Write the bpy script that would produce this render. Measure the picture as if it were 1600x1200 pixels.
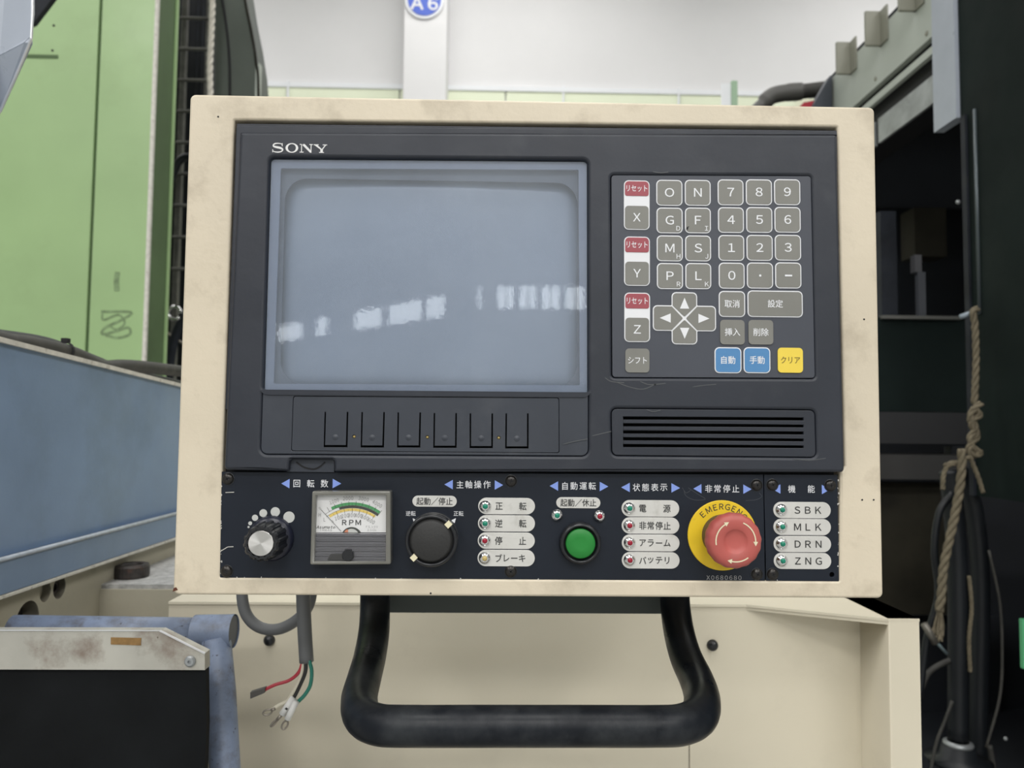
import bpy, math, random
from mathutils import Matrix, Vector
random.seed(7)
sc = bpy.context.scene
for o in list(bpy.data.objects):
    bpy.data.objects.remove(o)

# ------------------------------------------------------------------ camera
F = 1200.0
Z0 = 1.15                                  # height of the pendant's lower edge above the floor
yaw, pitch, roll = math.radians(-1.24), math.radians(3.27), math.radians(-0.56)
CAM = Vector((-0.0271, -0.5471, Z0 + 0.1183))
RC = Matrix.Rotation(yaw, 3, 'Z') @ Matrix.Rotation(pitch, 3, 'X') @ Matrix.Rotation(roll, 3, 'Y')
cam = bpy.data.cameras.new('camera')
cam.sensor_fit = 'HORIZONTAL'; cam.sensor_width = 36.0; cam.lens = 36.0 * F / 1600.0
cam.clip_start = 0.02; cam.clip_end = 100
cam.dof.use_dof = True; cam.dof.focus_distance = 0.56; cam.dof.aperture_fstop = 11.0
co = bpy.data.objects.new('camera', cam); sc.collection.objects.link(co)
co.matrix_world = Matrix.Translation(CAM) @ (RC @ Matrix.Rotation(math.radians(90), 3, 'X')).to_4x4()
sc.camera = co

# ------------------------------------------------------------------ world, lights, exposure
w = bpy.data.worlds.new('world'); sc.world = w; w.use_nodes = True
w.node_tree.nodes['Background'].inputs[0].default_value = (0.86, 0.93, 1.0, 1)
w.node_tree.nodes['Background'].inputs[1].default_value = 1.0
vs = sc.view_settings
vs.view_transform = 'Standard'; vs.look = 'None'; vs.exposure = 0.0; vs.gamma = 1.0; vs.use_curve_mapping = False
CEIL = 8.5

def area(name, loc, sx, sy, power, col, rot=(0, 0, 0)):
    l = bpy.data.lights.new(name, 'AREA'); l.shape = 'RECTANGLE'; l.size = sx; l.size_y = sy
    l.energy = power; l.color = col
    o = bpy.data.objects.new(name, l); sc.collection.objects.link(o); o.location = loc; o.rotation_euler = rot
    return o
SKYLIGHT_W = 152.0
WINDOW_STRENGTH = 9.0
for x in (-6.0, 0.0, 6.0):
    for y, k in ((-15.0, 2.8), (-8.0, 2.3), (-2.6, 1.0), (3.4, 0.75), (7.6, 0.70)):
        area('skylight_lamp', (x, y, CEIL - 0.25), 3.2, 2.2, SKYLIGHT_W * k, (1.0, 0.985, 0.96))
sc.cycles.use_denoising = True
sc.cycles.max_bounces = 6; sc.cycles.diffuse_bounces = 3; sc.cycles.glossy_bounces = 3
sc.cycles.transmission_bounces = 4; sc.cycles.transparent_max_bounces = 6
sc.cycles.sample_clamp_indirect = 6.0

# ------------------------------------------------------------------ pixel of the photograph -> point on a real plane
def ray(px, py):
    return RC @ Vector(((px - 800) / F, 1.0, (600 - py) / F))
def at(px, py, Y):
    d = ray(px, py); t = (Y - CAM.y) / d.y
    return CAM + d * t
def atx(px, py, X):
    d = ray(px, py); t = (X - CAM.x) / d.x
    return CAM + d * t
def fp(px, py, h=0.0):
    p = at(px, py, -h); return (p.x, p.z)
PX = 0.5471 / F                             # one photograph pixel on the panel face, metres
HC = CAM.z

# ------------------------------------------------------------------ materials
MATS = {}
def mat(name, col, rough=0.5, metal=0.0, var=0.0, scale=8.0, dirt=None, dirt_amt=0.0, dirt_scale=5.0, dirt_lo=0.55,
        bump=0.0, bump_scale=60.0, spec=0.5, emit=None, stretch=(1, 1, 1), rough_var=0.0, coat=0.0, speck=None, speck_lo=0.72, speck_scale=120):
    m = bpy.data.materials.new(name); m.use_nodes = True
    nt = m.node_tree; N = nt.nodes; L = nt.links
    b = N['Principled BSDF']
    b.inputs['Roughness'].default_value = rough; b.inputs['Metallic'].default_value = metal
    b.inputs['Specular IOR Level'].default_value = spec
    b.inputs['Coat Weight'].default_value = coat
    c4 = (*col, 1)
    b.inputs['Base Color'].default_value = c4
    if emit:
        b.inputs['Emission Color'].default_value = (*emit[0], 1); b.inputs['Emission Strength'].default_value = emit[1]
    if var or dirt or bump or rough_var or speck:
        tc = N.new('ShaderNodeTexCoord'); mp = N.new('ShaderNodeMapping'); mp.inputs['Scale'].default_value = stretch
        geo = N.new('ShaderNodeNewGeometry'); L.new(geo.outputs['Position'], mp.inputs[0])
        src = mp.outputs[0]; cur = None
        def noise(s, det=4, rgh=0.55):
            n = N.new('ShaderNodeTexNoise'); n.inputs['Scale'].default_value = s; n.inputs['Detail'].default_value = det
            n.inputs['Roughness'].default_value = rgh; L.new(src, n.inputs['Vector']); return n.outputs['Fac']
        if var:
            mx = N.new('ShaderNodeMix'); mx.data_type = 'RGBA'
            mx.inputs[6].default_value = tuple(max(0, x * (1 - var)) for x in col) + (1,)
            mx.inputs[7].default_value = tuple(min(1, x * (1 + var)) for x in col) + (1,)
            rp = N.new('ShaderNodeMapRange'); rp.inputs[1].default_value = 0.3; rp.inputs[2].default_value = 0.7
            L.new(noise(scale), rp.inputs[0]); L.new(rp.outputs[0], mx.inputs[0]); cur = mx.outputs[2]
        def over(fac_socket, lo, hi, amt, colr):
            nonlocal cur
            rp = N.new('ShaderNodeMapRange'); rp.inputs[1].default_value = lo; rp.inputs[2].default_value = hi
            rp.inputs[4].default_value = amt; L.new(fac_socket, rp.inputs[0])
            mx = N.new('ShaderNodeMix'); mx.data_type = 'RGBA'; L.new(rp.outputs[0], mx.inputs[0])
            if cur: L.new(cur, mx.inputs[6])
            else: mx.inputs[6].default_value = c4
            mx.inputs[7].default_value = (*colr, 1); cur = mx.outputs[2]
        if dirt: over(noise(dirt_scale, 8, 0.65), dirt_lo, dirt_lo + 0.2, dirt_amt, dirt)
        if speck: over(noise(speck_scale, 3, 0.6), speck_lo, speck_lo + 0.04, 0.85, speck)
        if cur: L.new(cur, b.inputs['Base Color'])
        if rough_var:
            rp = N.new('ShaderNodeMapRange'); rp.inputs[1].default_value = 0.3; rp.inputs[2].default_value = 0.7
            rp.inputs[3].default_value = max(0.03, rough - rough_var); rp.inputs[4].default_value = min(1, rough + rough_var)
            L.new(noise(scale * 1.7, 5), rp.inputs[0]); L.new(rp.outputs[0], b.inputs['Roughness'])
        if bump:
            bm_ = N.new('ShaderNodeBump'); bm_.inputs['Strength'].default_value = bump; bm_.inputs['Distance'].default_value = 0.001
            L.new(noise(bump_scale, 4), bm_.inputs['Height']); L.new(bm_.outputs[0], b.inputs['Normal'])
    MATS[name] = m
    return m

beige = mat('worn beige enamel', (0.69, 0.61, 0.475), 0.42, var=0.07, scale=7, dirt=(0.33, 0.27, 0.19), dirt_amt=0.55, dirt_scale=17,
            dirt_lo=0.52, bump=0.25, bump_scale=160, rough_var=0.1, speck=(0.16, 0.10, 0.06), speck_lo=0.755, speck_scale=90)
beige2 = mat('plain beige enamel', (0.74, 0.68, 0.54), 0.5, var=0.04, scale=4, dirt=(0.36, 0.32, 0.25), dirt_amt=0.22, dirt_scale=5, bump=0.1, bump_scale=120)
bezelm = mat('black moulded plastic', (0.021, 0.025, 0.036), 0.47, var=0.12, scale=12, bump=0.35, bump_scale=45, rough_var=0.07, dirt=(0.06, 0.065, 0.075), dirt_amt=0.4, dirt_scale=16)
bezel2 = mat('greyish moulded plastic', (0.036, 0.042, 0.056), 0.45, var=0.10, scale=14, bump=0.15, bump_scale=60, rough_var=0.08, dirt=(0.085, 0.09, 0.10), dirt_amt=0.4, dirt_scale=18)
blackm = mat('black gap', (0.004, 0.004, 0.006), 0.7)
platem = mat('dark blue black painted plate', (0.007, 0.011, 0.020), 0.45, spec=0.35, var=0.15, scale=10, bump=0.15, bump_scale=90, rough_var=0.06)
chipm = mat('bare metal chip', (0.62, 0.60, 0.56), 0.5, metal=0.3)
keygrey = mat('grey key print', (0.212, 0.210, 0.190), 0.42, var=0.05, scale=30)
keyblue = mat('blue key print', (0.085, 0.25, 0.50), 0.4, var=0.05, scale=30)
keyyel = mat('yellow key print', (0.86, 0.65, 0.08), 0.4, var=0.04, scale=30)
keyred = mat('red key print', (0.35, 0.07, 0.09), 0.4)
white = mat('white print', (0.80, 0.81, 0.84), 0.45)
ink = mat('dark print', (0.03, 0.03, 0.03), 0.5)
inkbrown = mat('brown print', (0.16, 0.11, 0.02), 0.5)
inkgrey = mat('grey print', (0.33, 0.33, 0.33), 0.5)
paleblue = mat('periwinkle print', (0.25, 0.36, 0.82), 0.5)
greyprint = mat('grey white print', (0.55, 0.56, 0.54), 0.5)
logom = mat('silver lettering', (0.74, 0.74, 0.74), 0.35)
alum = mat('brushed aluminium nameplate', (0.70, 0.69, 0.66), 0.38, metal=0.35, var=0.05, scale=40, dirt=(0.33, 0.31, 0.26), dirt_amt=0.4, dirt_scale=60, dirt_lo=0.55, rough_var=0.08)
chrome = mat('chrome', (0.80, 0.80, 0.80), 0.14, metal=1.0)
spun = mat('spun aluminium', (0.72, 0.71, 0.69), 0.26, metal=0.9, var=0.04, scale=50)
_n = spun.node_tree; _t = _n.nodes.new('ShaderNodeTangent'); _t.direction_type = 'RADIAL'; _t.axis = 'Z'
_n.links.new(_t.outputs[0], _n.nodes['Principled BSDF'].inputs['Tangent']); _n.nodes['Principled BSDF'].inputs['Anisotropic'].default_value = 0.85
_n.nodes['Principled BSDF'].inputs['Roughness'].default_value = 0.38
ringm = mat('dark chrome ring', (0.20, 0.20, 0.20), 0.25, metal=0.8)
knobm = mat('black knob plastic', (0.014, 0.015, 0.018), 0.28)
knobmatt = mat('black dial plastic', (0.022, 0.022, 0.022), 0.6, bump=0.2, bump_scale=500)
screwm = mat('blackened screw steel', (0.045, 0.042, 0.040), 0.28, metal=0.75)
ledg = mat('green lamp lens', (0.01, 0.22, 0.14), 0.15)
ledr = mat('red lamp lens', (0.32, 0.01, 0.03), 0.15)
ledy = mat('amber lamp lens', (0.55, 0.42, 0.16), 0.2)
greenbtn = mat('green push button', (0.012, 0.21, 0.03), 0.42, var=0.08, scale=60)
estopred = mat('faded red plastic', (0.46, 0.10, 0.085), 0.45, var=0.06, scale=30, dirt=(0.28, 0.14, 0.13), dirt_amt=0.35, dirt_scale=50, bump=0.1)
estopdk = mat('worn red depression', (0.50, 0.11, 0.095), 0.5, var=0.1, scale=60)
yellowm = mat('yellow emergency ring', (0.82, 0.56, 0.02), 0.45, var=0.08, scale=30, dirt=(0.35, 0.22, 0.02), dirt_amt=0.5, dirt_scale=60)
brownm = mat('grimy brown collar', (0.09, 0.06, 0.05), 0.5, var=0.3, scale=60)
cream = mat('cream marker', (0.78, 0.72, 0.50), 0.5)
dialwhite = mat('white dial card', (0.80, 0.80, 0.80), 0.5)
dialgreen = mat('green dial band', (0.07, 0.34, 0.12), 0.5)
dialyel = mat('yellow dial band', (0.80, 0.60, 0.16), 0.5)
dialdark = mat('dark dial band', (0.045, 0.05, 0.045), 0.5)
copper = mat('copper coil', (0.60, 0.22, 0.12), 0.4)
meterplastic = mat('smoky clear plastic rim', (0.16, 0.158, 0.14), 0.2, var=0.1, scale=40, coat=0.4)
ribmet = mat('ribbed grey metal', (0.42, 0.42, 0.44), 0.25, metal=0.8)
handlem = mat('black rubberised tube', (0.007, 0.009, 0.013), 0.38, spec=0.22, dirt=(0.036, 0.040, 0.044), dirt_amt=0.8, dirt_scale=18, dirt_lo=0.46, var=0.2, scale=14, rough_var=0.12, bump=0.1)
bracketm = mat('dark olive grey bracket', (0.055, 0.066, 0.062), 0.6)
cablegrey = mat('grey cable sheath', (0.13, 0.135, 0.14), 0.5)
wirered = mat('red insulation', (0.42, 0.03, 0.05), 0.4)
wirewhite = mat('white insulation', (0.66, 0.62, 0.50), 0.45)
wireblack = mat('black insulation', (0.02, 0.02, 0.02), 0.4)
wiregreen = mat('green insulation', (0.02, 0.19, 0.14), 0.4)
sleeve = mat('white ferrule sleeve', (0.80, 0.80, 0.78), 0.45)
termm = mat('tinned terminal', (0.30, 0.27, 0.23), 0.4, metal=0.6)
tapem = mat('dark tape', (0.08, 0.075, 0.07), 0.5)
bluem = mat('scuffed blue grey enamel', (0.20, 0.29, 0.44), 0.40, var=0.12, scale=5, dirt=(0.14, 0.20, 0.25), dirt_amt=0.6, dirt_scale=3.5, bump=0.12, bump_scale=200, rough_var=0.1, speck=(0.05, 0.05, 0.06), speck_lo=0.78, speck_scale=40)
bluetube = mat('chipped periwinkle paint', (0.21, 0.26, 0.37), 0.45, var=0.15, scale=40, dirt=(0.10, 0.09, 0.085), dirt_amt=0.75, dirt_scale=45, dirt_lo=0.50, bump=0.5, bump_scale=90, speck=(0.04, 0.04, 0.05), speck_lo=0.66, speck_scale=150)
edgem = mat('dusty edge with highlight', (0.68, 0.66, 0.60), 0.6, var=0.12, scale=60, dirt=(0.22, 0.18, 0.14), dirt_amt=0.8, dirt_scale=70)
castm = mat('cream cast iron', (0.45, 0.42, 0.33), 0.6, var=0.1, scale=8, dirt=(0.16, 0.13, 0.10), dirt_amt=0.55, dirt_scale=12, bump=0.3, bump_scale=80)
grimetop = mat('speckled grimy casting top', (0.42, 0.42, 0.41), 0.7, var=0.25, scale=90, dirt=(0.12, 0.11, 0.10), dirt_amt=0.9, dirt_scale=110, dirt_lo=0.56, bump=0.8, bump_scale=150)
rustcap = mat('rusty black cap', (0.035, 0.03, 0.028), 0.5, var=0.5, scale=120, dirt=(0.12, 0.06, 0.04), dirt_amt=0.6, dirt_scale=80)
silverplate = mat('soiled bare steel', (0.48, 0.47, 0.42), 0.5, metal=0.25, var=0.1, scale=25, dirt=(0.17, 0.11, 0.08), dirt_amt=0.8, dirt_scale=20, dirt_lo=0.53, rough_var=0.1, speck=(0.1, 0.07, 0.05), speck_lo=0.7, speck_scale=200)
steeledge = mat('bright steel edge', (0.75, 0.76, 0.78), 0.3, metal=0.5)
rubber = mat('black rubber sheet', (0.006, 0.007, 0.008), 0.75, spec=0.15, var=0.3, scale=15, bump=0.3, bump_scale=60, speck=(0.14, 0.14, 0.14), speck_lo=0.80, speck_scale=140)
stickerm = mat('brown sticker', (0.26, 0.15, 0.05), 0.5, var=0.2, scale=200)
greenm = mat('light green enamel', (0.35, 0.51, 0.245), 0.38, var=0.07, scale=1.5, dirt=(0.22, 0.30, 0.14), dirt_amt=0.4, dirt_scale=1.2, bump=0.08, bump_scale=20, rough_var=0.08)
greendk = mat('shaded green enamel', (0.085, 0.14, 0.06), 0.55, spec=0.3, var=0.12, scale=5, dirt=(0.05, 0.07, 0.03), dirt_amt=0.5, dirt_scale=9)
seam = mat('dark seam', (0.02, 0.04, 0.02), 0.7)
scrib = mat('grey smudge', (0.20, 0.29, 0.145), 0.7, var=0.3, scale=50)
coldsteel = mat('cold grey enamel', (0.42, 0.46, 0.53), 0.35, var=0.05, scale=9, rough_var=0.08)
darkmach = mat('dark machine metal', (0.018, 0.021, 0.028), 0.6, spec=0.25, var=0.5, scale=8, dirt=(0.05, 0.045, 0.035), dirt_amt=0.5, dirt_scale=7, bump=0.3, bump_scale=30)
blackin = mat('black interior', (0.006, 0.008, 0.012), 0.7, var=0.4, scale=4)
darkgreen = mat('blackish green enamel', (0.008, 0.014, 0.013), 0.7, spec=0.12, var=0.25, scale=3, rough_var=0.1)
browndk = mat('grimy brown panel', (0.020, 0.018, 0.012), 0.7, spec=0.2, var=0.4, scale=6)
cowlm = mat('grey green cowling', (0.085, 0.10, 0.085), 0.5, var=0.15, scale=4)
ropew = mat('white rope', (0.72, 0.68, 0.60), 0.8, var=0.15, scale=50)
ropeb = mat('weathered tan rope', (0.16, 0.135, 0.09), 0.85, var=0.25, scale=60)
hosem = mat('black hose rubber', (0.010, 0.012, 0.015), 0.42, spec=0.4)
hosegrey = mat('dark grey hose rubber', (0.05, 0.049, 0.045), 0.6, spec=0.3, var=0.2, scale=30, dirt=(0.13, 0.12, 0.10), dirt_amt=0.4, dirt_scale=20)
galv = mat('galvanised steel', (0.36, 0.38, 0.39), 0.4, metal=0.5, var=0.2, scale=14, dirt=(0.12, 0.12, 0.12), dirt_amt=0.6, dirt_scale=12)
palegrey = mat('pale grey green enamel', (0.47, 0.51, 0.46), 0.45, var=0.05, scale=3)
bracketg = mat('olive grey bracket', (0.27, 0.27, 0.22), 0.5)
wallm = mat('white washed wall', (0.84, 0.835, 0.84), 0.9, var=0.02, scale=1.2, bump=0.1, bump_scale=10)
ledgem = mat('white ledge', (0.90, 0.92, 0.95), 0.6)
palegreen = mat('pale green wall paint', (0.90, 0.96, 0.74), 0.7, var=0.05, scale=0.7)
floorm = mat('concrete floor', (0.33, 0.33, 0.315), 0.6, var=0.12, scale=1.5, bump=0.2, bump_scale=15)
ceilm = mat('grey roof sheet', (0.50, 0.51, 0.52), 0.8, var=0.05, scale=2)
signblue = mat('blue sign face', (0.06, 0.13, 0.62), 0.4)
paneglow = mat('daylight window pane', (0.1, 0.1, 0.1), 0.5, emit=((0.86, 0.93, 1.0), WINDOW_STRENGTH))
redpl = mat('red plastic', (0.45, 0.03, 0.05), 0.4)
tubem = mat('picture tube face', (0.235, 0.28, 0.35), 0.42, var=0.06, scale=12, rough_var=0.08)
maskm = mat('tube surround', (0.085, 0.105, 0.14), 0.6, var=0.10, scale=16)
bordm = mat('screen border print', (0.17, 0.205, 0.28), 0.5, var=0.08, scale=12)

def dusty_glass():
    m = bpy.data.materials.new('dusty screen glass'); m.use_nodes = True
    nt = m.node_tree; N = nt.nodes; L = nt.links
    N.remove(N['Principled BSDF']); out = N['Material Output']
    tr = N.new('ShaderNodeBsdfTransparent'); tr.inputs[0].default_value = (0.92, 0.95, 1, 1)
    df = N.new('ShaderNodeBsdfDiffuse'); df.inputs[0].default_value = (0.50, 0.58, 0.68, 1)
    gl = N.new('ShaderNodeBsdfGlossy'); gl.inputs['Roughness'].default_value = 0.018
    gl2 = N.new('ShaderNodeBsdfGlossy'); gl2.inputs['Roughness'].default_value = 0.33
    geo = N.new('ShaderNodeNewGeometry')
    n = N.new('ShaderNodeTexNoise'); n.inputs['Scale'].default_value = 11; n.inputs['Detail'].default_value = 6; n.inputs['Roughness'].default_value = 0.6
    L.new(geo.outputs['Position'], n.inputs['Vector'])
    r = N.new('ShaderNodeMapRange'); r.inputs[1].default_value = 0.35; r.inputs[2].default_value = 0.7
    r.inputs[3].default_value = 0.10; r.inputs[4].default_value = 0.22; L.new(n.outputs['Fac'], r.inputs[0])
    m1 = N.new('ShaderNodeMixShader'); L.new(r.outputs[0], m1.inputs[0]); L.new(tr.outputs[0], m1.inputs[1]); L.new(df.outputs[0], m1.inputs[2])
    m2 = N.new('ShaderNodeMixShader'); m2.inputs[0].default_value = 0.05; L.new(m1.outputs[0], m2.inputs[1]); L.new(gl2.outputs[0], m2.inputs[2])
    m3 = N.new('ShaderNodeMixShader'); m3.inputs[0].default_value = 0.045; L.new(m2.outputs[0], m3.inputs[1]); L.new(gl.outputs[0], m3.inputs[2])
    # greasy relief breaks the reflections up
    n2 = N.new('ShaderNodeTexNoise'); n2.inputs['Scale'].default_value = 330; n2.inputs['Detail'].default_value = 3
    L.new(geo.outputs['Position'], n2.inputs['Vector'])
    bp = N.new('ShaderNodeBump'); bp.inputs['Strength'].default_value = 0.009; bp.inputs['Distance'].default_value = 0.001
    L.new(n2.outputs['Fac'], bp.inputs['Height']); L.new(bp.outputs[0], gl.inputs['Normal'])
    L.new(m3.outputs[0], out.inputs[0]); MATS['dusty'] = m
    return m
dusty = dusty_glass()
def clear_plastic():
    m = bpy.data.materials.new('clear meter window'); m.use_nodes = True
    nt = m.node_tree; N = nt.nodes; L = nt.links
    N.remove(N['Principled BSDF'])
    tr = N.new('ShaderNodeBsdfTransparent'); tr.inputs[0].default_value = (0.97, 0.97, 0.97, 1)
    gl = N.new('ShaderNodeBsdfGlossy'); gl.inputs['Roughness'].default_value = 0.08
    m1 = N.new('ShaderNodeMixShader'); m1.inputs[0].default_value = 0.04
    L.new(tr.outputs[0], m1.inputs[1]); L.new(gl.outputs[0], m1.inputs[2]); L.new(m1.outputs[0], N['Material Output'].inputs[0])
    return m
clearm = clear_plastic()

# ------------------------------------------------------------------ object bookkeeping
WM = {}
def add(name, me, m, parent=None, M=None, label=None, category=None, group=None, kind=None, smooth=False):
    M = M if M is not None else Matrix()
    o = bpy.data.objects.new(name, me); sc.collection.objects.link(o)
    if me is not None and m is not None and len(me.materials) == 0:
        me.materials.append(m)
    elif me is not None and m is not None and me.materials[0] != m:
        o.material_slots[0].link = 'OBJECT'; o.material_slots[0].material = m
    if me is not None and smooth:
        me.polygons.foreach_set('use_smooth', [True] * len(me.polygons))
    if parent is not None:
        o.parent = parent; o.matrix_basis = WM[parent.name].inverted() @ M
    else:
        o.matrix_basis = M
    WM[o.name] = M
    for k, v in (('label', label), ('category', category), ('group', group), ('kind', kind)):
        if v: o[k] = v
    return o
def empty(name, loc, label, category, group=None, rot=None):
    M = Matrix.Translation(loc)
    if rot: M = M @ rot
    o = add(name, None, None, None, M, label, category, group)
    o.empty_display_size = 0.02
    return o
T = Matrix.Translation
R90X = Matrix.Rotation(math.radians(90), 4, 'X')
def FM(u, v, h=0.0, a=0.0):                # frame on the panel's face: x right, y up, z out to the front
    return T((u, -h, v)) @ R90X @ Matrix.Rotation(a, 4, 'Z')
RXP = Matrix(((0, 0, 1, 0), (1, 0, 0, 0), (0, 1, 0, 0), (0, 0, 0, 1)))   # local x -> +Y, y -> +Z, z -> +X
RXN = Matrix(((0, 0, -1, 0), (-1, 0, 0, 0), (0, 1, 0, 0), (0, 0, 0, 1)))  # local x -> -Y, y -> Z, z -> -X

# ------------------------------------------------------------------ geometry helpers
class MB:
    def __init__(s): s.v = []; s.f = []
    def box(s, a, b, M=None):
        n = len(s.v)
        P = [Vector((x, y, z)) for x in (a[0], b[0]) for y in (a[1], b[1]) for z in (a[2], b[2])]
        s.v += [(M @ p) if M else p for p in P]
        s.f += [tuple(n + i for i in q) for q in ((0, 1, 3, 2), (4, 6, 7, 5), (0, 4, 5, 1), (2, 3, 7, 6), (0, 2, 6, 4), (1, 5, 7, 3))]
        return s
    def prism(s, pts, dv):                  # polygon (3-D points) swept by the vector dv
        n = len(s.v); k = len(pts); dv = Vector(dv); pts = [Vector(p) for p in pts]
        s.v += pts + [p + dv for p in pts]
        s.f.append(tuple(range(n, n + k))); s.f.append(tuple(reversed(range(n + k, n + 2 * k))))
        for i in range(k):
            j = (i + 1) % k; s.f.append((n + j, n + i, n + k + i, n + k + j))
        return s
    def tube(s, pts, r, n=12, caps=True):
        pts = [Vector(p) for p in pts]; R = r if isinstance(r, (list, tuple)) else [r] * len(pts)
        b0 = len(s.v); up = None
        for i, p in enumerate(pts):
            t = (pts[min(i + 1, len(pts) - 1)] - pts[max(i - 1, 0)]).normalized()
            if up is None:
                up = Vector((0, 0, 1)) if abs(t.z) < 0.9 else Vector((1, 0, 0))
            x = (up - t * up.dot(t)).normalized(); y = t.cross(x); up = x
            for k in range(n):
                a = 2 * math.pi * k / n
                s.v.append(p + (x * math.cos(a) + y * math.sin(a)) * R[i])
        for i in range(len(pts) - 1):
            for k in range(n):
                a = b0 + i * n + k; b = b0 + i * n + (k + 1) % n
                s.f.append((a, b, b + n, a + n))
        if caps:
            s.f.append(tuple(reversed(range(b0, b0 + n)))); s.f.append(tuple(range(b0 + (len(pts) - 1) * n, b0 + len(pts) * n)))
        return s
    def lathe(s, prof, n=32, M=None, flute=None):
        b0 = len(s.v); rows = []
        for (r, z) in prof:
            row = []
            if r < 1e-7:
                s.v.append(Vector((0, 0, z))); row = [len(s.v) - 1] * n
            else:
                for k in range(n):
                    a = 2 * math.pi * k / n
                    rr = r * (1 + (flute(a, z) if flute else 0))
                    s.v.append(Vector((rr * math.cos(a), rr * math.sin(a), z))); row.append(len(s.v) - 1)
            rows.append(row)
        for A, B in zip(rows, rows[1:]):
            for k in range(n):
                j = (k + 1) % n
                q = []
                for i in (A[k], A[j], B[j], B[k]):
                    if i not in q: q.append(i)
                if len(q) > 2: s.f.append(tuple(q))
        if M:
            for i in range(b0, len(s.v)): s.v[i] = M @ s.v[i]
        return s
    def ribbon(s, pts, wd, z0=0.0, z1=0.0002, plane=True):   # flat stroke in the xy plane, wd scalar or list
        pts = [Vector((p[0], p[1])) for p in pts]; Wd = wd if isinstance(wd, (list, tuple)) else [wd] * len(pts)
        n = len(s.v); k = len(pts)
        for i, p in enumerate(pts):
            t = (pts[min(i + 1, k - 1)] - pts[max(i - 1, 0)]).normalized(); nn = Vector((-t.y, t.x)) * Wd[i] / 2
            for q in (p + nn, p - nn):
                s.v.append(Vector((q.x, q.y, z1)))
        for i in range(k - 1):
            a = n + 2 * i; s.f.append((a, a + 1, a + 3, a + 2))
        return s
    def poly(s, pts, z=0.0002):
        n = len(s.v); s.v += [Vector((p[0], p[1], z)) for p in pts]; s.f.append(tuple(range(n, n + len(pts)))); return s
    def mesh(s, name='m', smooth=False):
        me = bpy.data.meshes.new(name); me.from_pydata([tuple(v) for v in s.v], [], s.f); me.update()
        if smooth: me.polygons.foreach_set('use_smooth', [True] * len(me.polygons))
        return me

def catmull(P, n=8):
    P = [Vector(p) for p in P]; Q = [P[0] * 2 - P[1]] + P + [P[-1] * 2 - P[-2]]; out = []
    for i in range(1, len(Q) - 2):
        a, b, c, d = Q[i - 1:i + 3]
        for k in range(n):
            t = k / n
            out.append(0.5 * ((2 * b) + (c - a) * t + (2 * a - 5 * b + 4 * c - d) * t * t + (3 * b - a - 3 * c + d) * t ** 3))
    out.append(P[-1]); return out
def sub(P, C=None):
    return [(p[0] - C[0], p[1] - C[1]) for p in P]
def rpoly(pts, r, n=5):                    # round a polygon's corners
    out = []; k = len(pts); rr = r if isinstance(r, (list, tuple)) else [r] * k
    for i in range(k):
        p = Vector(pts[i][:2]); a = (Vector(pts[i - 1][:2]) - p); b = (Vector(pts[(i + 1) % k][:2]) - p)
        ri = rr[i]
        if ri <= 0: out.append(tuple(p)); continue
        la, lb = a.length, b.length; a.normalize(); b.normalize()
        ang = a.angle(b); d = min(ri / math.tan(ang / 2), la * 0.499, lb * 0.499); ri = d * math.tan(ang / 2)
        c = p + (a + b).normalized() * (ri / math.sin(ang / 2)); s = p + a * d - c; e = p + b * d - c
        a0 = math.atan2(s.y, s.x); a1 = math.atan2(e.y, e.x); da = (a1 - a0 + math.pi) % (2 * math.pi) - math.pi
        for j in range(n + 1):
            t = a0 + da * j / n; out.append((c.x + ri * math.cos(t), c.y + ri * math.sin(t)))
    return out
def rect(w_, h_, r=0.0, cx=0.0, cy=0.0, n=5):
    P = [(cx - w_ / 2, cy - h_ / 2), (cx + w_ / 2, cy - h_ / 2), (cx + w_ / 2, cy + h_ / 2), (cx - w_ / 2, cy + h_ / 2)]
    return rpoly(P, r, n) if r > 0 else P
def circ(r, n=24, cx=0, cy=0):
    return [(cx + r * math.cos(2 * math.pi * k / n), cy + r * math.sin(2 * math.pi * k / n)) for k in range(n)]
def plate(outer, holes=(), t=0.002, bevel=0.0, seg=2):   # slab with holes; front face at z=0, back at z=-t
    cu = bpy.data.curves.new('c', 'CURVE'); cu.dimensions = '2D'; cu.fill_mode = 'BOTH'
    for P in (outer, *holes):
        s = cu.splines.new('POLY'); s.points.add(len(P) - 1)
        for q, p in zip(s.points, P): q.co = (p[0], p[1], 0, 1)
        s.use_cyclic_u = True
    cu.extrude = max(t / 2 - bevel, 0); cu.bevel_depth = bevel; cu.bevel_resolution = seg; cu.offset = -bevel
    ob = bpy.data.objects.new('c', cu); me = bpy.data.meshes.new_from_object(ob)
    bpy.data.objects.remove(ob); bpy.data.curves.remove(cu)
    for v in me.vertices: v.co.z -= t / 2
    return me
TXT = {}
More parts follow.
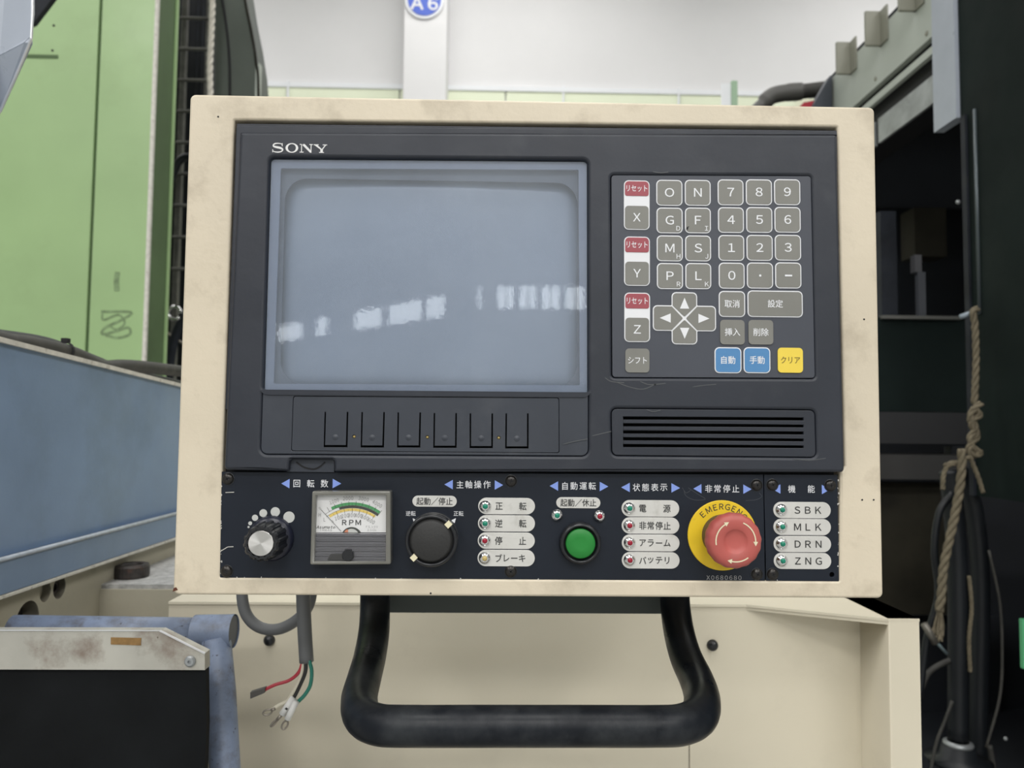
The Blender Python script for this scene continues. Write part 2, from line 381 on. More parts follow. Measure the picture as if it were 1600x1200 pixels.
def text(s, em, sx=1.0, sp=1.0, bold=0.0, shear=0.0):
    k = (s, round(em, 6), sx, sp, bold, shear)
    if k in TXT: return TXT[k]
    s = ''.join(chr(ord(c_) + 0xFEE0) if 0x21 <= ord(c_) <= 0x7e and c_ not in '.-' else c_ for c_ in s)
    cu = bpy.data.curves.new('t', 'FONT'); cu.body = s; cu.size = em; cu.align_x = 'LEFT'; cu.space_character = sp
    cu.resolution_u = 3; cu.fill_mode = 'FRONT'; cu.shear = shear
    ob = bpy.data.objects.new('t', cu); me = bpy.data.meshes.new_from_object(ob)
    bpy.data.objects.remove(ob); bpy.data.curves.remove(cu)
    if len(me.vertices):
        xs = [v.co.x for v in me.vertices]; ys = [v.co.y for v in me.vertices]
        cx, cy = (min(xs) + max(xs)) / 2, (min(ys) + max(ys)) / 2
        for v in me.vertices: v.co.x = (v.co.x - cx) * sx; v.co.y -= cy
        if bold:                             # heavier strokes: the same outline laid over itself a hair apart
            V_ = [v.co.copy() for v in me.vertices]; P_ = [tuple(p.vertices) for p in me.polygons]; n_ = len(V_); b_ = bold * em
            m2 = bpy.data.meshes.new('t'); vv = []; ff = []
            for i, (ox, oy) in enumerate(((-b_, 0), (b_, 0), (0, b_), (0, -b_))):
                vv += [(v.x + ox, v.y + oy, v.z + 8e-6 * i) for v in V_]; ff += [tuple(k_ + i * n_ for k_ in p) for p in P_]
            m2.from_pydata(vv, [], ff); m2.update(); bpy.data.meshes.remove(me); me = m2
        me['w'] = (max(xs) - min(xs)) * sx; me['h'] = max(ys) - min(ys)
    TXT[k] = me
    return me
def rope_mesh(pts, r, twist=55.0, n=3):
    P = catmull(pts, 14); L = [0.0]
    for a, b in zip(P, P[1:]): L.append(L[-1] + (b - a).length)
    mb = MB()
    dense = []; steps = max(20, int(L[-1] / (r * 0.55)))
    for i in range(steps + 1):
        t = L[-1] * i / steps; j = 0
        while j < len(L) - 2 and L[j + 1] < t: j += 1
        u = (t - L[j]) / max(1e-9, L[j + 1] - L[j]); dense.append(P[j].lerp(P[j + 1], u))
    for s in range(n):
        Q = []
        for i, p in enumerate(dense):
            t = (dense[min(i + 1, steps)] - dense[max(i - 1, 0)]).normalized()
            x = (Vector((0, 1, 0)) - t * t.y).normalized(); y = t.cross(x)
            a = 2 * math.pi * s / n + i * 0.42
            Q.append(p + (x * math.cos(a) + y * math.sin(a)) * r * 0.52)
        mb.tube(Q, r * 0.56, 6)
    return mb.mesh('rope', True)

# ================================================================== the hall
X0, X1, Y0, Y1 = -11.0, 11.0, -36.0, 10.0
def struct(name, me, m, **k): return add(name, me, m, kind='structure', **k)
struct('floor', MB().box((X0, Y0, -0.1), (X1, Y1, 0)).mesh(), floorm)
struct('ceiling', MB().box((X0, Y0, CEIL), (X1, Y1, CEIL + 0.1)).mesh(), ceilm)
wf = struct('wall_far', MB().box((X0, Y1, 0), (X1, Y1 + 0.2, CEIL)).mesh(), wallm)
sidem = mat('dull grey side wall', (0.36, 0.37, 0.37), 0.9, var=0.08, scale=0.8)
struct('wall_left', MB().box((X0 - 0.2, Y0, 0), (X0, Y1, CEIL)).mesh(), sidem)
struct('wall_right', MB().box((X1, Y0, 0), (X1 + 0.2, Y1, CEIL)).mesh(), sidem)
# far wall: white ledge over pale green panels
zl = at(900, 139, Y1 - 0.15).z
struct('trim_1', MB().box((X0, Y1 - 0.07, zl - 0.01), (X1, Y1, zl + 0.055)).mesh(), ledgem)
cuts = [X0] + [at(p, 150, Y1).x for p in (-300, -100, 90, 270, 450, 625, 790, 880, 1060, 1240, 1420, 1600, 1800)] + [X1]
for a, b in zip(cuts, cuts[1:]):
    add('panel', MB().box((a + 0.012, Y1 - 0.05, 0.1), (b - 0.012, Y1, zl - 0.012)).mesh(), palegreen, wf)
for p in (450, 880, 1060):
    q = at(p, 150, Y1 - 0.06); add('joint_bar', MB().box((q.x - 0.012, Y1 - 0.09, q.z - 2.0), (q.x + 0.012, Y1 - 0.05, zl + 0.07)).mesh(), ledgem, wf)
# pillar with its sign
pa, pb = at(630.5, 100, Y1 - 0.55), at(697, 100, Y1 - 0.55)
pil = struct('column', MB().box((pa.x, Y1 - 0.55, 0), (pb.x, Y1, CEIL)).mesh(), wallm)
q = at(660, 36, Y1 - 0.56)
add('cover_strip', MB().box((pa.x + 0.005, Y1 - 0.565, q.z - 4), (pb.x - 0.05, Y1 - 0.55, q.z)).mesh(), wallm, pil)
c = at(663, -2, Y1 - 0.6)
sg = empty('round_sign', (c.x, Y1 - 0.56, c.z), 'round blue A6 sign with white rim on the white pillar', 'sign')
SR = 31 / F * 10.0
SM = T((c.x, Y1 - 0.56, c.z)) @ R90X
add('rim', MB().lathe([(0, 0), (SR, 0), (SR, 0.02), (0, 0.02)], 40).mesh(), ledgem, sg, SM)
add('disc', MB().lathe([(0, 0.02), (SR * 0.86, 0.02), (SR * 0.86, 0.03), (0, 0.03)], 40).mesh(), signblue, sg, SM)
add('lettering', text('A6', SR * 0.86, 1.1, 0.72, 0.03), white, sg, SM @ T((0, -0.06, 0.034)))
# post beyond
a = at(1148, 126, 8.6)
post = empty('fence_post', (a.x, 8.6, 0), 'pale green upright post against the far wall', 'post')
add('upright', MB().box((a.x - 0.035, 8.6, 0), (a.x + 0.035, 8.66, a.z)).mesh(), mat('pale green post', (0.36, 0.52, 0.36), 0.5), post)
add('side_plate', MB().box((a.x - 0.16, 8.62, a.z - 2), (a.x - 0.04, 8.64, a.z - 0.03)).mesh(), ledgem, post)
# rear walls with the rows of daylight windows, behind the camera
ZB, ZT = HC + 3.78, HC + 4.62
darkframe = mat('dark window frame', (0.03, 0.035, 0.04), 0.6)
def rear_wall(name, A, B, wins, nb):
    A, B = Vector((A[0], A[1], 0)), Vector((B[0], B[1], 0)); L_ = (B - A).length; d = (B - A).normalized()
    M = Matrix(((d.x, -d.y, 0, A.x), (d.y, d.x, 0, A.y), (0, 0, 1, 0), (0, 0, 0, 1)))     # x along the wall, y behind it is negative
    mb = MB().box((0, -0.2, 0), (L_, 0, ZB)).box((0, -0.2, ZT), (L_, 0, CEIL)); e = 0.0
    for a, b in sorted(wins):
        mb.box((e, -0.2, ZB), (a, 0, ZT)); e = b
    mb.box((e, -0.2, ZB), (L_, 0, ZT))
    wl = struct(name, mb.mesh(), wallm, M=M)
    add('reflection_dark_band', MB().box((0, 0, 0), (L_, 0.03, 2.6)).mesh(), MATS['shaded green enamel'], wl, M)  # unseen dark band, added to darken the bezel's lower reflections
    for a, b in wins:
        nb += 1
        wn = struct('window_%d' % nb, MB().box((a, -0.15, ZB), (a + 0.04, -0.05, ZT)).box((b - 0.04, -0.15, ZB), (b, -0.05, ZT))
                    .box((a, -0.15, ZB), (b, -0.05, ZB + 0.04)).box((a, -0.15, ZT - 0.04), (b, -0.05, ZT)).mesh(), darkframe, M=M)
        k = max(1, round((b - a) / 0.37)); pw = (b - a - 0.08) / k
        for q in range(k):
            add('pane', MB().box((a + 0.04 + q * pw + 0.035, -0.12, ZB + 0.04), (a + 0.04 + (q + 1) * pw - 0.035, -0.10, ZT - 0.04)).mesh(), paneglow, wn, M)
    return nb
DR = 24.0 + 0.547
wr_ = [((p - 773) / 1200 * DR + CAM.x + 0.8, (q - 773) / 1200 * DR + CAM.x + 0.8) for p, q in ((742, 753), (774, 806), (809, 842), (845, 880), (883, 920), (924, 990), (1000, 1060), (1070, 1130), (1140, 1200), (1210, 1270))]
nb = rear_wall('wall_rear', (-0.8, -24.0), (11.0, -24.0), wr_, 0)
A_, B2 = Vector((-0.8, -24.9)), Vector((-10.9, -36.0))
def onleft(px):                               # where the sight line mirrored in the screen meets the slanting wall
    t = (px - 773) / 1200; d = (B2 - A_)
    u = (CAM.x + t * (0.547 - A_.y) - A_.x) / (d.x + t * d.y); return u * d.length
LW = (B2 - A_).length
wl_ = [(LW - onleft(p), LW - onleft(q)) for p, q in ((425, 466), (486, 506), (546, 592), (599, 655), (659, 692))]
rear_wall('wall_rear_left', B2, A_, wl_, nb)

# ================================================================== machines behind: left side
# --- green cabinet
GY = 2.65
XE = at(243, 100, GY).x
gc = empty('green_cabinet', (XE - 1.2, GY, 0), 'tall light green machine cabinet with smudged door panels', 'cabinet')
ztop = HC + 2.6
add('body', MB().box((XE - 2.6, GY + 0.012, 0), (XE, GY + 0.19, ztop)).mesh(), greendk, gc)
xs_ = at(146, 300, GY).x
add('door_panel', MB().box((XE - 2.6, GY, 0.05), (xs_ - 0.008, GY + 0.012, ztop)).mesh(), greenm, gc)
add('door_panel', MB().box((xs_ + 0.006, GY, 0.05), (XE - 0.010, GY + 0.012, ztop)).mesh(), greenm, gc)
add('edge_strip', MB().box((XE - 0.010, GY - 0.003, 0.05), (XE + 0.004, GY + 0.012, ztop)).mesh(), edgem, gc, label='worn bright edge strip')  # highlight of the lit, worn edge is put into this pale strip
add('edge_strip', MB().box((XE, GY + 0.178, 0.05), (XE + 0.008, GY + 0.195, ztop)).mesh(), greenm, gc)
a, b = at(40, 88, GY), at(91, 89, GY)
add('slot', MB().box((a.x, GY - 0.002, a.z - 0.008), (b.x, GY + 0.001, a.z + 0.008)).mesh(), greendk, gc)
for (x, y) in ((84, 40), (82, 79), (85, 1)):
    p = at(x, y, GY); add('hole', MB().lathe([(0, 0.002), (0.005, 0.002), (0.005, 0)], 10).mesh(), blackm, gc, T(p) @ R90X)
def scribble(P, wd, name, m, par, Y):
    c = at(P[0][0], P[0][1], Y); Q = []
    for (x, y) in P:
        p = at(x, y, Y); Q.append((p.x - c.x, p.z - c.z))
    mb = MB(); Q3 = [(q.x, q.y) for q in catmull([Vector((q[0], q[1], 0)) for q in Q], 5)]
    mb.ribbon(Q3, wd, z1=0.001); return add(name, mb.mesh(), m, par, T(c) @ R90X)
scribble([(184, 425), (182, 440), (183, 455)], 0.022, 'smudge', scrib, gc, GY)
scribble([(158, 487), (205, 488), (190, 500), (165, 512), (160, 522), (180, 518), (200, 512), (203, 522), (185, 528), (165, 524)], 0.011, 'smudge', scrib, gc, GY)
scribble([(160, 490), (162, 500), (185, 492), (195, 505), (182, 515), (170, 508)], 0.009, 'smudge', scrib, gc, GY)
# black mesh corner peeping in at the top left
a = at(52, 0, 1.9)
add('black_hanging_cover', MB().prism([at(40, -40, 1.9), at(110, -40, 1.9), at(78, 2, 1.9), at(52, 36, 1.9), at(40, 40, 1.9)], (0, 0.02, 0)).mesh(), darkmach, None, None,
    'black fabric corner hanging between grey guard and green cabinet', 'cover')
# --- dark machine column
DY = 3.35
a, b = at(262, 0, DY), at(402, 0, DY)
dm = empty('dark_machine_column', ((a.x + b.x) / 2, DY, 0), 'dark machine column with curved grey green cowling behind green cabinet', 'machine')
zz = at(300, 700, DY).z
add('column_body', MB().box((a.x - 0.15, DY + 0.25, 0), (at(370, 0, DY + 0.7).x, DY + 0.7, HC + 2.6)).mesh(), blackin, dm)
P = [at(x, y, DY) for x, y in ((336, -60), (372, -60), (382, 5), (391, 50), (398, 95), (402, 150), (404, 330), (404, 700), (336, 700))]
add('cowling', MB().prism(P, (0, 0.22, 0)).mesh(), cowlm, dm)
P = [at(x, y, DY - 0.01) for x, y in ((340, -40), (352, 30), (358, 90), (359, 160), (359, 400))]
add('seam', MB().tube(catmull(P, 5), 0.006, 6).mesh(), blackm, dm)
P = [at(x, y, DY - 0.01) for x, y in ((374, -60), (384, 5), (393, 50), (400, 95), (404, 150), (404, 400))]
add('edge_beading', rope_mesh(P, 0.007), browndk, dm)
add('flange', MB().box((at(400, 120, DY).x, DY - 0.01, at(400, 400, DY).z), (at(406, 120, DY).x, DY + 0.03, at(400, 100, DY).z)).mesh(), palegrey, dm)
for x in (279, 296, 312, 320):
    p = at(x, -40, DY + 0.2); add('vertical_rod', MB().tube([p, (p.x, p.y, HC - 0.6)], 0.008, 8).mesh(), darkmach, dm)
# ladder like cable carrier
c = at(304, 0, DY - 0.05)
ld = empty('cable_ladder', (c.x, DY - 0.05, 0.0), 'narrow dark cable ladder beside the hanging white rope', 'ladder')
ladm = mat('dull ladder steel', (0.16, 0.155, 0.145), 0.5, metal=0.3, var=0.3, scale=20)
for x in (284, 288.5):
    p = at(x, 100, DY - 0.05); add('rail', MB().box((p.x - 0.006, DY - 0.06, 0.3), (p.x + 0.006, DY - 0.03, HC + 2.5)).mesh(), ladm, ld)
p = at(323, 100, DY - 0.05); add('rail', MB().box((p.x - 0.006, DY - 0.06, 0.3), (p.x + 0.006, DY - 0.03, HC + 2.5)).mesh(), ladm, ld)
z = at(300, 38, DY).z; dz = at(300, 38, DY).z - at(300, 85.5, DY).z
for k in range(-3, 9):
    p = at(282, 38, DY - 0.06); q = at(325, 38, DY - 0.06)
    add('rung', MB().tube([(p.x, p.y, z - k * dz), (q.x, q.y, z - k * dz)], 0.009, 8).mesh(), ladm, ld)
P = [at(x, y, DY - 0.15) for x, y in ((333, -60), (332, 0), (330, 60), (328, 110), (329, 170), (329, 300))]
add('white_rope', rope_mesh(P, 0.0145), ropew, None, None, 'twisted white rope hanging in front of the cable ladder', 'rope')
# tangled cables low behind the pendant's left edge
lab = ['black cable hanging lowest beside the green cabinet edge', 'thin black cable curving below the ladder foot', 'grey wire crossing beside green cabinet near the hose']
for i, (P, r, m) in enumerate(((((262, 600), (270, 540), (285, 500), (310, 480)), 0.022, darkmach), (((262, 300), (275, 260), (290, 245), (310, 250)), 0.02, hosem), (((255, 515), (275, 530), (300, 545)), 0.006, termm))):
    add('cable', MB().tube(catmull([at(x, y, DY - 0.2 + 0.05 * i) for x, y in P], 5), r, 8).mesh(smooth=True), m, dm)
c = at(273, 489, DY - 0.25)
hk = MB().tube([c + Vector((0.03 * math.cos(t), 0, 0.03 * math.sin(t))) for t in [i * 0.35 for i in range(17)]], 0.008, 8)
add('steel_ring', hk.mesh(smooth=True), chrome, dm, label='small bright steel ring')

# --- silver guard at the top left
GD = 0.35
gd = empty('folded_guard', at(20, 60, GD), 'pale grey folded sheet metal guard in the top left corner', 'guard')
add('upper_face', MB().prism([at(-400, -600, GD), at(51, -600, GD), at(51, 20, GD), at(47, 57, GD), at(38, 66, GD), at(0, 86, GD + 0.02), at(-400, 200, GD + 0.02)], (0, 0.004, 0)).mesh(), coldsteel, gd)
add('lower_face', MB().prism([at(47.5, 58, GD), at(48, 66, GD), at(0, 172, GD + 0.06), at(-200, 420, GD + 0.06), at(-400, 201, GD + 0.02), at(0, 87, GD + 0.02), at(38, 67, GD)], (0, 0.004, 0)).mesh(), coldsteel, gd)
add('edge_fold', MB().tube([at(52, -600, GD - 0.002), at(51.5, 20, GD - 0.002), at(49, 60, GD - 0.002), at(25, 118, GD + 0.025), at(0, 174, GD + 0.06), at(-80, 320, GD + 0.06)], 0.0016, 6).mesh(), steeledge, gd)

# --- blue grey machine cover
BX = -0.55
bl = empty('machine_cover', atx(100, 900, BX), 'blue grey sloping machine cover left of the pendant, above the cream casting', 'machine cover')
tl, tr = atx(-320, 449, BX), atx(330, 614, BX)
mr, ml = atx(330, 785, BX), atx(-320, 953, BX)
br_, bl_ = atx(330, 817, BX), atx(-320, 1028, BX)
top1 = atx(0, 528, BX)
add('side_panel', MB().prism([tl, ml, mr, tr], (-0.45, 0, 0)).mesh(), bluem, bl)
add('lower_flange', MB().prism([ml + Vector((0.012, 0, -0.002)), bl_ + Vector((0.012, 0, 0)), br_ + Vector((0.012, 0, 0)), mr + Vector((0.012, 0, -0.002))], (-0.45, 0, 0)).mesh(), bluem, bl)
add('fold_edge', MB().tube([ml + Vector((0.012, 0, 0)), mr + Vector((0.012, 0, 0))], 0.0028, 8).mesh(smooth=True), mat('blue edge highlight', (0.42, 0.47, 0.53), 0.4, var=0.2, scale=90), bl)  # paler tube paints the highlight along the fold
add('top_edge', MB().prism([tl + Vector((0.004, 0, 0.002)), tl + Vector((0.004, 0, -0.0035)), tr + Vector((0.004, 0, -0.0035)), tr + Vector((0.004, 0, 0.002))], (-0.10, 0, 0)).mesh(), edgem, bl, label='dusty bright top edge')
add('bottom_edge', MB().tube([bl_ + Vector((0.010, 0, -0.003)), br_ + Vector((0.010, 0, -0.003))], 0.0028, 6).mesh(), edgem, bl)
# hose on the cover
HP = [(-90, 505, 0), (0, 531, 0), (50, 538, 0), (98, 548, 0), (130, 560, 0), (160, 573, 0), (190, 572, 0), (230, 574, 0), (300, 582, 0)]
P = [atx(-310, 464, BX - 0.03)] + [atx(x, y, BX - 0.03) for x, y, _ in HP]
hs = add('rubber_hose', MB().tube(catmull(P, 6), 0.0098, 12).mesh(smooth=True), hosegrey, None, None, 'dark rubber hose lying on the blue grey cover', 'hose')
P = [atx(x, y, BX - 0.05) for x, y in ((-310, 468), (-60, 514), (60, 531), (110, 546), (150, 562), (200, 580), (300, 604))]
add('rubber_hose', MB().tube(catmull(P, 6), 0.006, 8).mesh(smooth=True), hosem, None, None, 'thinner black hose behind the dark hose on the cover', 'hose')
p = atx(102, 548, BX - 0.03)
add('tie', MB().lathe([(0.0102, -0.002), (0.0115, -0.002), (0.0115, 0.002), (0.0102, 0.002)], 16, T(p) @ Matrix.Rotation(math.radians(90), 4, 'X')).box((p.x - 0.004, p.y - 0.004, p.z + 0.01), (p.x + 0.004, p.y + 0.004, p.z + 0.016)).mesh(), blackm, hs)

# --- cream casting under it
cs = empty('machine_casting', atx(80, 1000, BX), 'cream cast machine base with bolt holes under the blue grey cover', 'machine base')
C0 = atx(70, 925, BX + 0.0)
P = [atx(-320, 1031, BX), atx(330, 820, BX), atx(330, 900, BX), atx(-320, 1230, BX)]
P[2].z = P[3].z = 0.0
pl = [(p.y - C0.y, p.z - C0.z) for p in (P[3], P[2], P[1], P[0])]
H1, H2, H3 = atx(71, 925, BX), atx(93, 918, BX), atx(43, 970, BX)
add('side_face', plate(pl, [circ(0.0115, 20, H1.y - C0.y, H1.z - C0.z), circ(0.0135, 20, H2.y - C0.y, H2.z - C0.z), circ(0.022, 28, H3.y - C0.y, H3.z - C0.z)], 0.02), castm, cs, T(C0) @ RXP)
add('recess', MB().lathe([(0, -0.010), (0.0115, -0.010), (0.0115, -0.001)], 20).mesh(), castm, cs, T(H1) @ RXP)
add('recess', MB().lathe([(0, -0.016), (0.0135, -0.016), (0.0135, -0.001)], 20).mesh(), rustcap, cs, T(H2) @ RXP)
add('socket_bolt', MB().lathe([(0, -0.009), (0.005, -0.009), (0.005, -0.006), (0.009, -0.006), (0.010, -0.008), (0.010, -0.016)], 16).mesh(), rustcap, cs, T(H2) @ RXP)
add('recess', MB().lathe([(0, -0.019), (0.022, -0.019), (0.022, -0.001)], 28).mesh(), rustcap, cs, T(H3) @ RXP)
BY = 0.50
a = at(108, 925, BY); zt = at(190, 914, BY).z; xr = at(262, 1000, 0.95 - 0.5471).x - 0.012
add('boss', MB().prism([(a.x, BY, zt - 0.006), (xr, BY, zt - 0.006), (xr, BY, zt - 0.075), (a.x, BY, zt - 0.085)], (0, 0.36, 0)).mesh(), castm, cs)
add('boss_top', MB().prism([(a.x + 0.004, BY + 0.004, zt - 0.006), (xr, BY + 0.004, zt - 0.006), (xr, BY + 0.36, zt - 0.006), (a.x + 0.004, BY + 0.36, zt - 0.006)], (0, 0, 0.006)).mesh(), grimetop, cs, label='speckled grimy top face')
p = at(205, 903, BY + 0.055)
cp = empty('filler_cap', (p.x, p.y, zt), 'round rusty black cap on the speckled casting top', 'cap')
add('cap_body', MB().lathe([(0, 0), (0.0225, 0), (0.0236, 0.003), (0.0236, 0.015), (0.022, 0.018), (0.015, 0.018), (0.013, 0.015), (0, 0.015)], 28, flute=lambda a, z: 0.02 * math.sin(14 * a)).mesh(), rustcap, cp, T((p.x, p.y, zt)))
p = at(245, 858, BY + 0.27)
add('cream_pipe_stub', MB().tube([(p.x - 0.02, p.y, zt + 0.009), (p.x + 0.06, p.y + 0.01, zt + 0.009)], 0.009, 10).mesh(smooth=True), castm, None, None, 'short cream pipe lying behind the rusty cap', 'pipe')

# --- blue tube frame, steel plate and rubber sheet
TD = 0.24
TJ = at(352, 988, TD)
tf = empty('tubular_frame', TJ, 'chipped periwinkle blue tube frame left of the grey cable', 'frame')
add('cross_tube', MB().tube([at(20, 986, TD), at(310, 990, TD)], 0.0155, 24).mesh(smooth=True), bluetube, tf)
sl = MB().tube([at(304, 987, TD), at(366, 986, TD)], 0.0163, 28, False)
add('sleeve', sl.mesh(smooth=True), bluetube, tf)
add('end_plug', MB().tube([at(355, 986, TD), at(364, 986, TD)], 0.0148, 28).mesh(), mat('dark grey end', (0.12, 0.13, 0.15), 0.5), tf)  # tube end in one even dark grey
add('down_tube', MB().tube([at(338, 1000, TD - 0.006), at(345, 1080, TD - 0.02), at(356, 1290, TD - 0.06), (at(356, 1290, TD - 0.06).x, TD - 0.06, 0.0)], 0.0140, 20).mesh(smooth=True), bluetube, tf)
SD = 0.14
sp_ = empty('bed_plate', at(160, 1040, SD), 'soiled bare steel plate with chamfered corner above the black sheet', 'plate')
out = [at(x, y, SD) for x, y in ((-380, 985), (250, 986), (320, 1021), (320, 1047), (-380, 1045))]
add('plate_body', MB().prism([out[0], out[4], out[3], out[2], out[1]], (0, 0.012, 0)).mesh(), silverplate, sp_)
add('bright_edge', MB().tube([at(250, 985.5, SD - 0.0005), at(320.5, 1021, SD - 0.0005)], 0.0010, 6).mesh(), steeledge, sp_)
add('bright_edge', MB().tube([at(-380, 984.5, SD - 0.0005), at(250, 985.5, SD - 0.0005)], 0.0005, 6).mesh(), steeledge, sp_)
add('sticker', MB().prism([at(173, 996, SD - 0.0005), at(173, 1007, SD - 0.0005), at(220, 1008.5, SD - 0.0005), at(220.5, 997, SD - 0.0005)], (0, 0.0006, 0)).mesh(), stickerm, sp_, label='small brown sticker')
p = at(297.5, 1033, SD)
add('bolt', MB().lathe([(0.0048, 0), (0.0048, 0.0015), (0.0035, 0.0028), (0.0015, 0.0028), (0.0012, 0.001), (0, 0.001)], 20).mesh(), galv, sp_, T(p) @ R90X)
out = [at(x, y, SD + 0.004) for x, y in ((-380, 1045), (321.5, 1046), (322.5, 1130), (313, 1290), (-380, 1290))]
out[3].z = out[4].z = 0.02
add('rubber_sheet', MB().prism(list(reversed(out)), (0, 0.008, 0)).mesh(), rubber, None, None, 'black rubber sheet hanging below the soiled steel plate', 'rubber sheet')

# ================================================================== beige machine base behind the pendant
YF, YB = 0.88 - 0.5471, 0.95 - 0.5471
XR, XI = at(1437.5, 1000, YF).x, at(1389, 1000, YF).x
zt = at(1410, 967, YF).z
mb_ = empty('sheet_metal_cabinet', (0, YB, 0), 'beige sheet metal machine cabinet with recessed front under the pendant', 'machine cabinet')
xl = at(262, 1000, YB).x
add('recessed_panel', MB().box((xl, YB, 0), (XI + 0.002, YB + 0.01, zt - 0.002)).mesh(), beige2, mb_)
add('stile', plate(rect(XR - XI, zt - 0.0, 0.0), (), 0.6, 0.0015).copy(), beige2, mb_, T(((XR + XI) / 2, YF, zt / 2)) @ R90X)
P = [(XR, YF), (XR, YB + 0.55), (xl, YB + 0.55), (xl, YB - 0.002), (at(1165, 944, YB).x, YB - 0.002), (XI, YF)]
add('top_plate', MB().prism([(x, y, zt) for x, y in P], (0, 0, -0.003)).mesh(), beige2, mb_)
add('under_lip', MB().prism([(at(1165, 944, YB).x, YB, zt - 0.003), (XI, YF + 0.001, zt - 0.003), (XI, YF + 0.003, zt - 0.003), (at(1165, 944, YB).x + 0.01, YB, zt - 0.003)], (0, 0, -0.004)).mesh(), beige2, mb_)
xsm = at(1077, 1180, YB).x
add('seam', MB().box((xsm - 0.0006, YB - 0.0006, 0), (xsm + 0.0006, YB + 0.001, at(1077, 1160, YB).z)).mesh(), mat('beige seam', (0.25, 0.22, 0.17), 0.6), mb_)
for (x, y) in ((421, 1000), (1113, 1008)):
    p = at(x, y, YB)
    add('round_stud', MB().lathe([(0, 0.007), (0.003, 0.0066), (0.0055, 0.005), (0.0068, 0.002), (0.0070, 0)], 20).mesh(smooth=True), knobm, mb_, T(p) @ R90X)

# ================================================================== right machine
RX = 1.31 + CAM.x
def Zr(h): return HC + h
def Yr(d): return d + CAM.y
rm = empty('machine_enclosure', (RX + 0.6, Yr(2.3), 0), 'large dark open machine with pale grey top cover on the right', 'machine')
add('top_cover', MB().box((RX, Yr(1.2), Zr(1.196)), (RX + 0.16, Yr(3.0), Zr(1.385))).mesh(), palegrey, rm)
add('slit', MB().box((RX + 0.02, Yr(1.2), Zr(1.160)), (RX + 0.14, Yr(2.98), Zr(1.197))).mesh(), blackm, rm)
add('lower_rail', MB().box((RX - 0.004, Yr(1.2), Zr(1.139)), (RX + 0.012, Yr(2.9), Zr(1.163))).mesh(), palegrey, rm)
add('rail_gap_shade', MB().box((RX + 0.025, Yr(1.2), Zr(1.02)), (RX + 0.14, Yr(2.98), Zr(1.165))).mesh(), blackm, rm)  # black block puts the shade under the rail into its colour
for (x, y0_, y1_) in ((1329, 67, 117), (1376, 19, 73), (1430, -40, 19)):
    p = atx(x, y0_, RX); q = atx(x, y1_, RX)
    add('bracket', MB().box((RX - 0.055, p.y - 0.006, q.z), (RX, p.y + 0.006, p.z)).box((RX - 0.006, p.y - 0.05, q.z), (RX, p.y + 0.006, p.z)).mesh(), bracketg, rm)
for (x, y) in ((1448, 52), (1368, 123)):
    p = atx(x, y, RX); add('rivet', MB().lathe([(0, 0.003), (0.008, 0.002), (0.009, 0)], 10).mesh(), bracketg, rm, T(p) @ RXN)
add('galvanised_strip', MB().box((RX + 0.01, Yr(1.9), Zr(0.998)), (RX + 0.02, Yr(2.585), Zr(1.085))).mesh(), galv, rm)
add('galvanised_strip', MB().box((RX + 0.01, Yr(2.61), Zr(0.998)), (RX + 0.02, Yr(2.75), Zr(1.085))).mesh(), galv, rm)
add('corner_plate', MB().box((RX - 0.02, Yr(2.09), Zr(0.885)), (RX + 0.01, Yr(2.20), Zr(1.7))).mesh(), coldsteel, rm)
add('door', MB().box((RX - 0.01, Yr(1.3), Zr(-0.17)), (RX + 0.03, Yr(2.085), Zr(1.7))).mesh(), darkgreen, rm, label='blackish green sliding door')
add('door_edge', MB().box((RX - 0.018, Yr(2.055), Zr(-0.17)), (RX + 0.0, Yr(2.075), Zr(0.88))).mesh(), darkmach, rm)
# inside
add('interior_back', MB().box((RX - 0.2, Yr(3.6), 0), (RX + 1.8, Yr(3.65), Zr(1.5))).mesh(), blackin, rm)
add('interior_side', MB().box((RX + 1.3, Yr(0.8), 0), (RX + 1.35, Yr(3.6), Zr(1.5))).mesh(), blackin, rm)
add('roof_plate', MB().box((RX + 0.02, Yr(0.8), Zr(1.385)), (RX + 1.3, Yr(3.6), Zr(1.42))).mesh(), darkmach, rm)
add('back_return', MB().box((RX, Yr(3.0), Zr(0.9)), (RX + 1.3, Yr(3.03), Zr(1.385))).mesh(), blackin, rm)
IY = 2.0
def ibox(name, x0, y0, x1, y1, Y, t, m, **k):
    a = at(x0, y1, Y); b = at(x1, y0, Y)
    return add(name, MB().box((a.x, Y, a.z), (b.x, Y + t, b.z)).mesh(), m, rm, **k)
ibox('inner_guard', 1300, 497, 1512, 642, IY, 0.02, darkgreen)
ibox('inner_rail', 1300, 645, 1512, 692, IY - 0.05, 0.12, mat('oily black rail', (0.016, 0.016, 0.018), 0.3), label='oily black rail')
ibox('inner_ledge', 1300, 712, 1520, 748, IY - 0.12, 0.2, mat('dusty dark ledge', (0.03, 0.029, 0.028), 0.5))
ibox('lower_panel', 1300, 755, 1500, 960, IY - 0.05, 0.05, browndk)
ibox('lower_panel', 1300, 962, 1560, 1300, IY, 0.05, blackin)
ibox('lower_panel', 1500, 700, 1760, 1330, IY + 0.03, 0.04, blackin)
add('floor_tray', MB().box((0.75, Yr(1.9), 0.0), (RX + 1.3, Yr(3.5), 0.35)).mesh(), blackin, rm)
add('floor_tray', MB().box((RX + 0.05, Yr(0.9), 0.0), (RX + 1.3, Yr(1.9), 0.45)).mesh(), blackin, rm)
ibox('inner_housing', 1378, 330, 1400, 495, IY + 0.1, 0.1, darkmach)
ibox('inner_housing', 1430, 325, 1478, 400, IY + 0.3, 0.1, browndk)
ibox('inner_post', 1436, 425, 1446, 495, IY + 0.05, 0.02, mat('dim grey post', (0.07, 0.075, 0.09), 0.5))
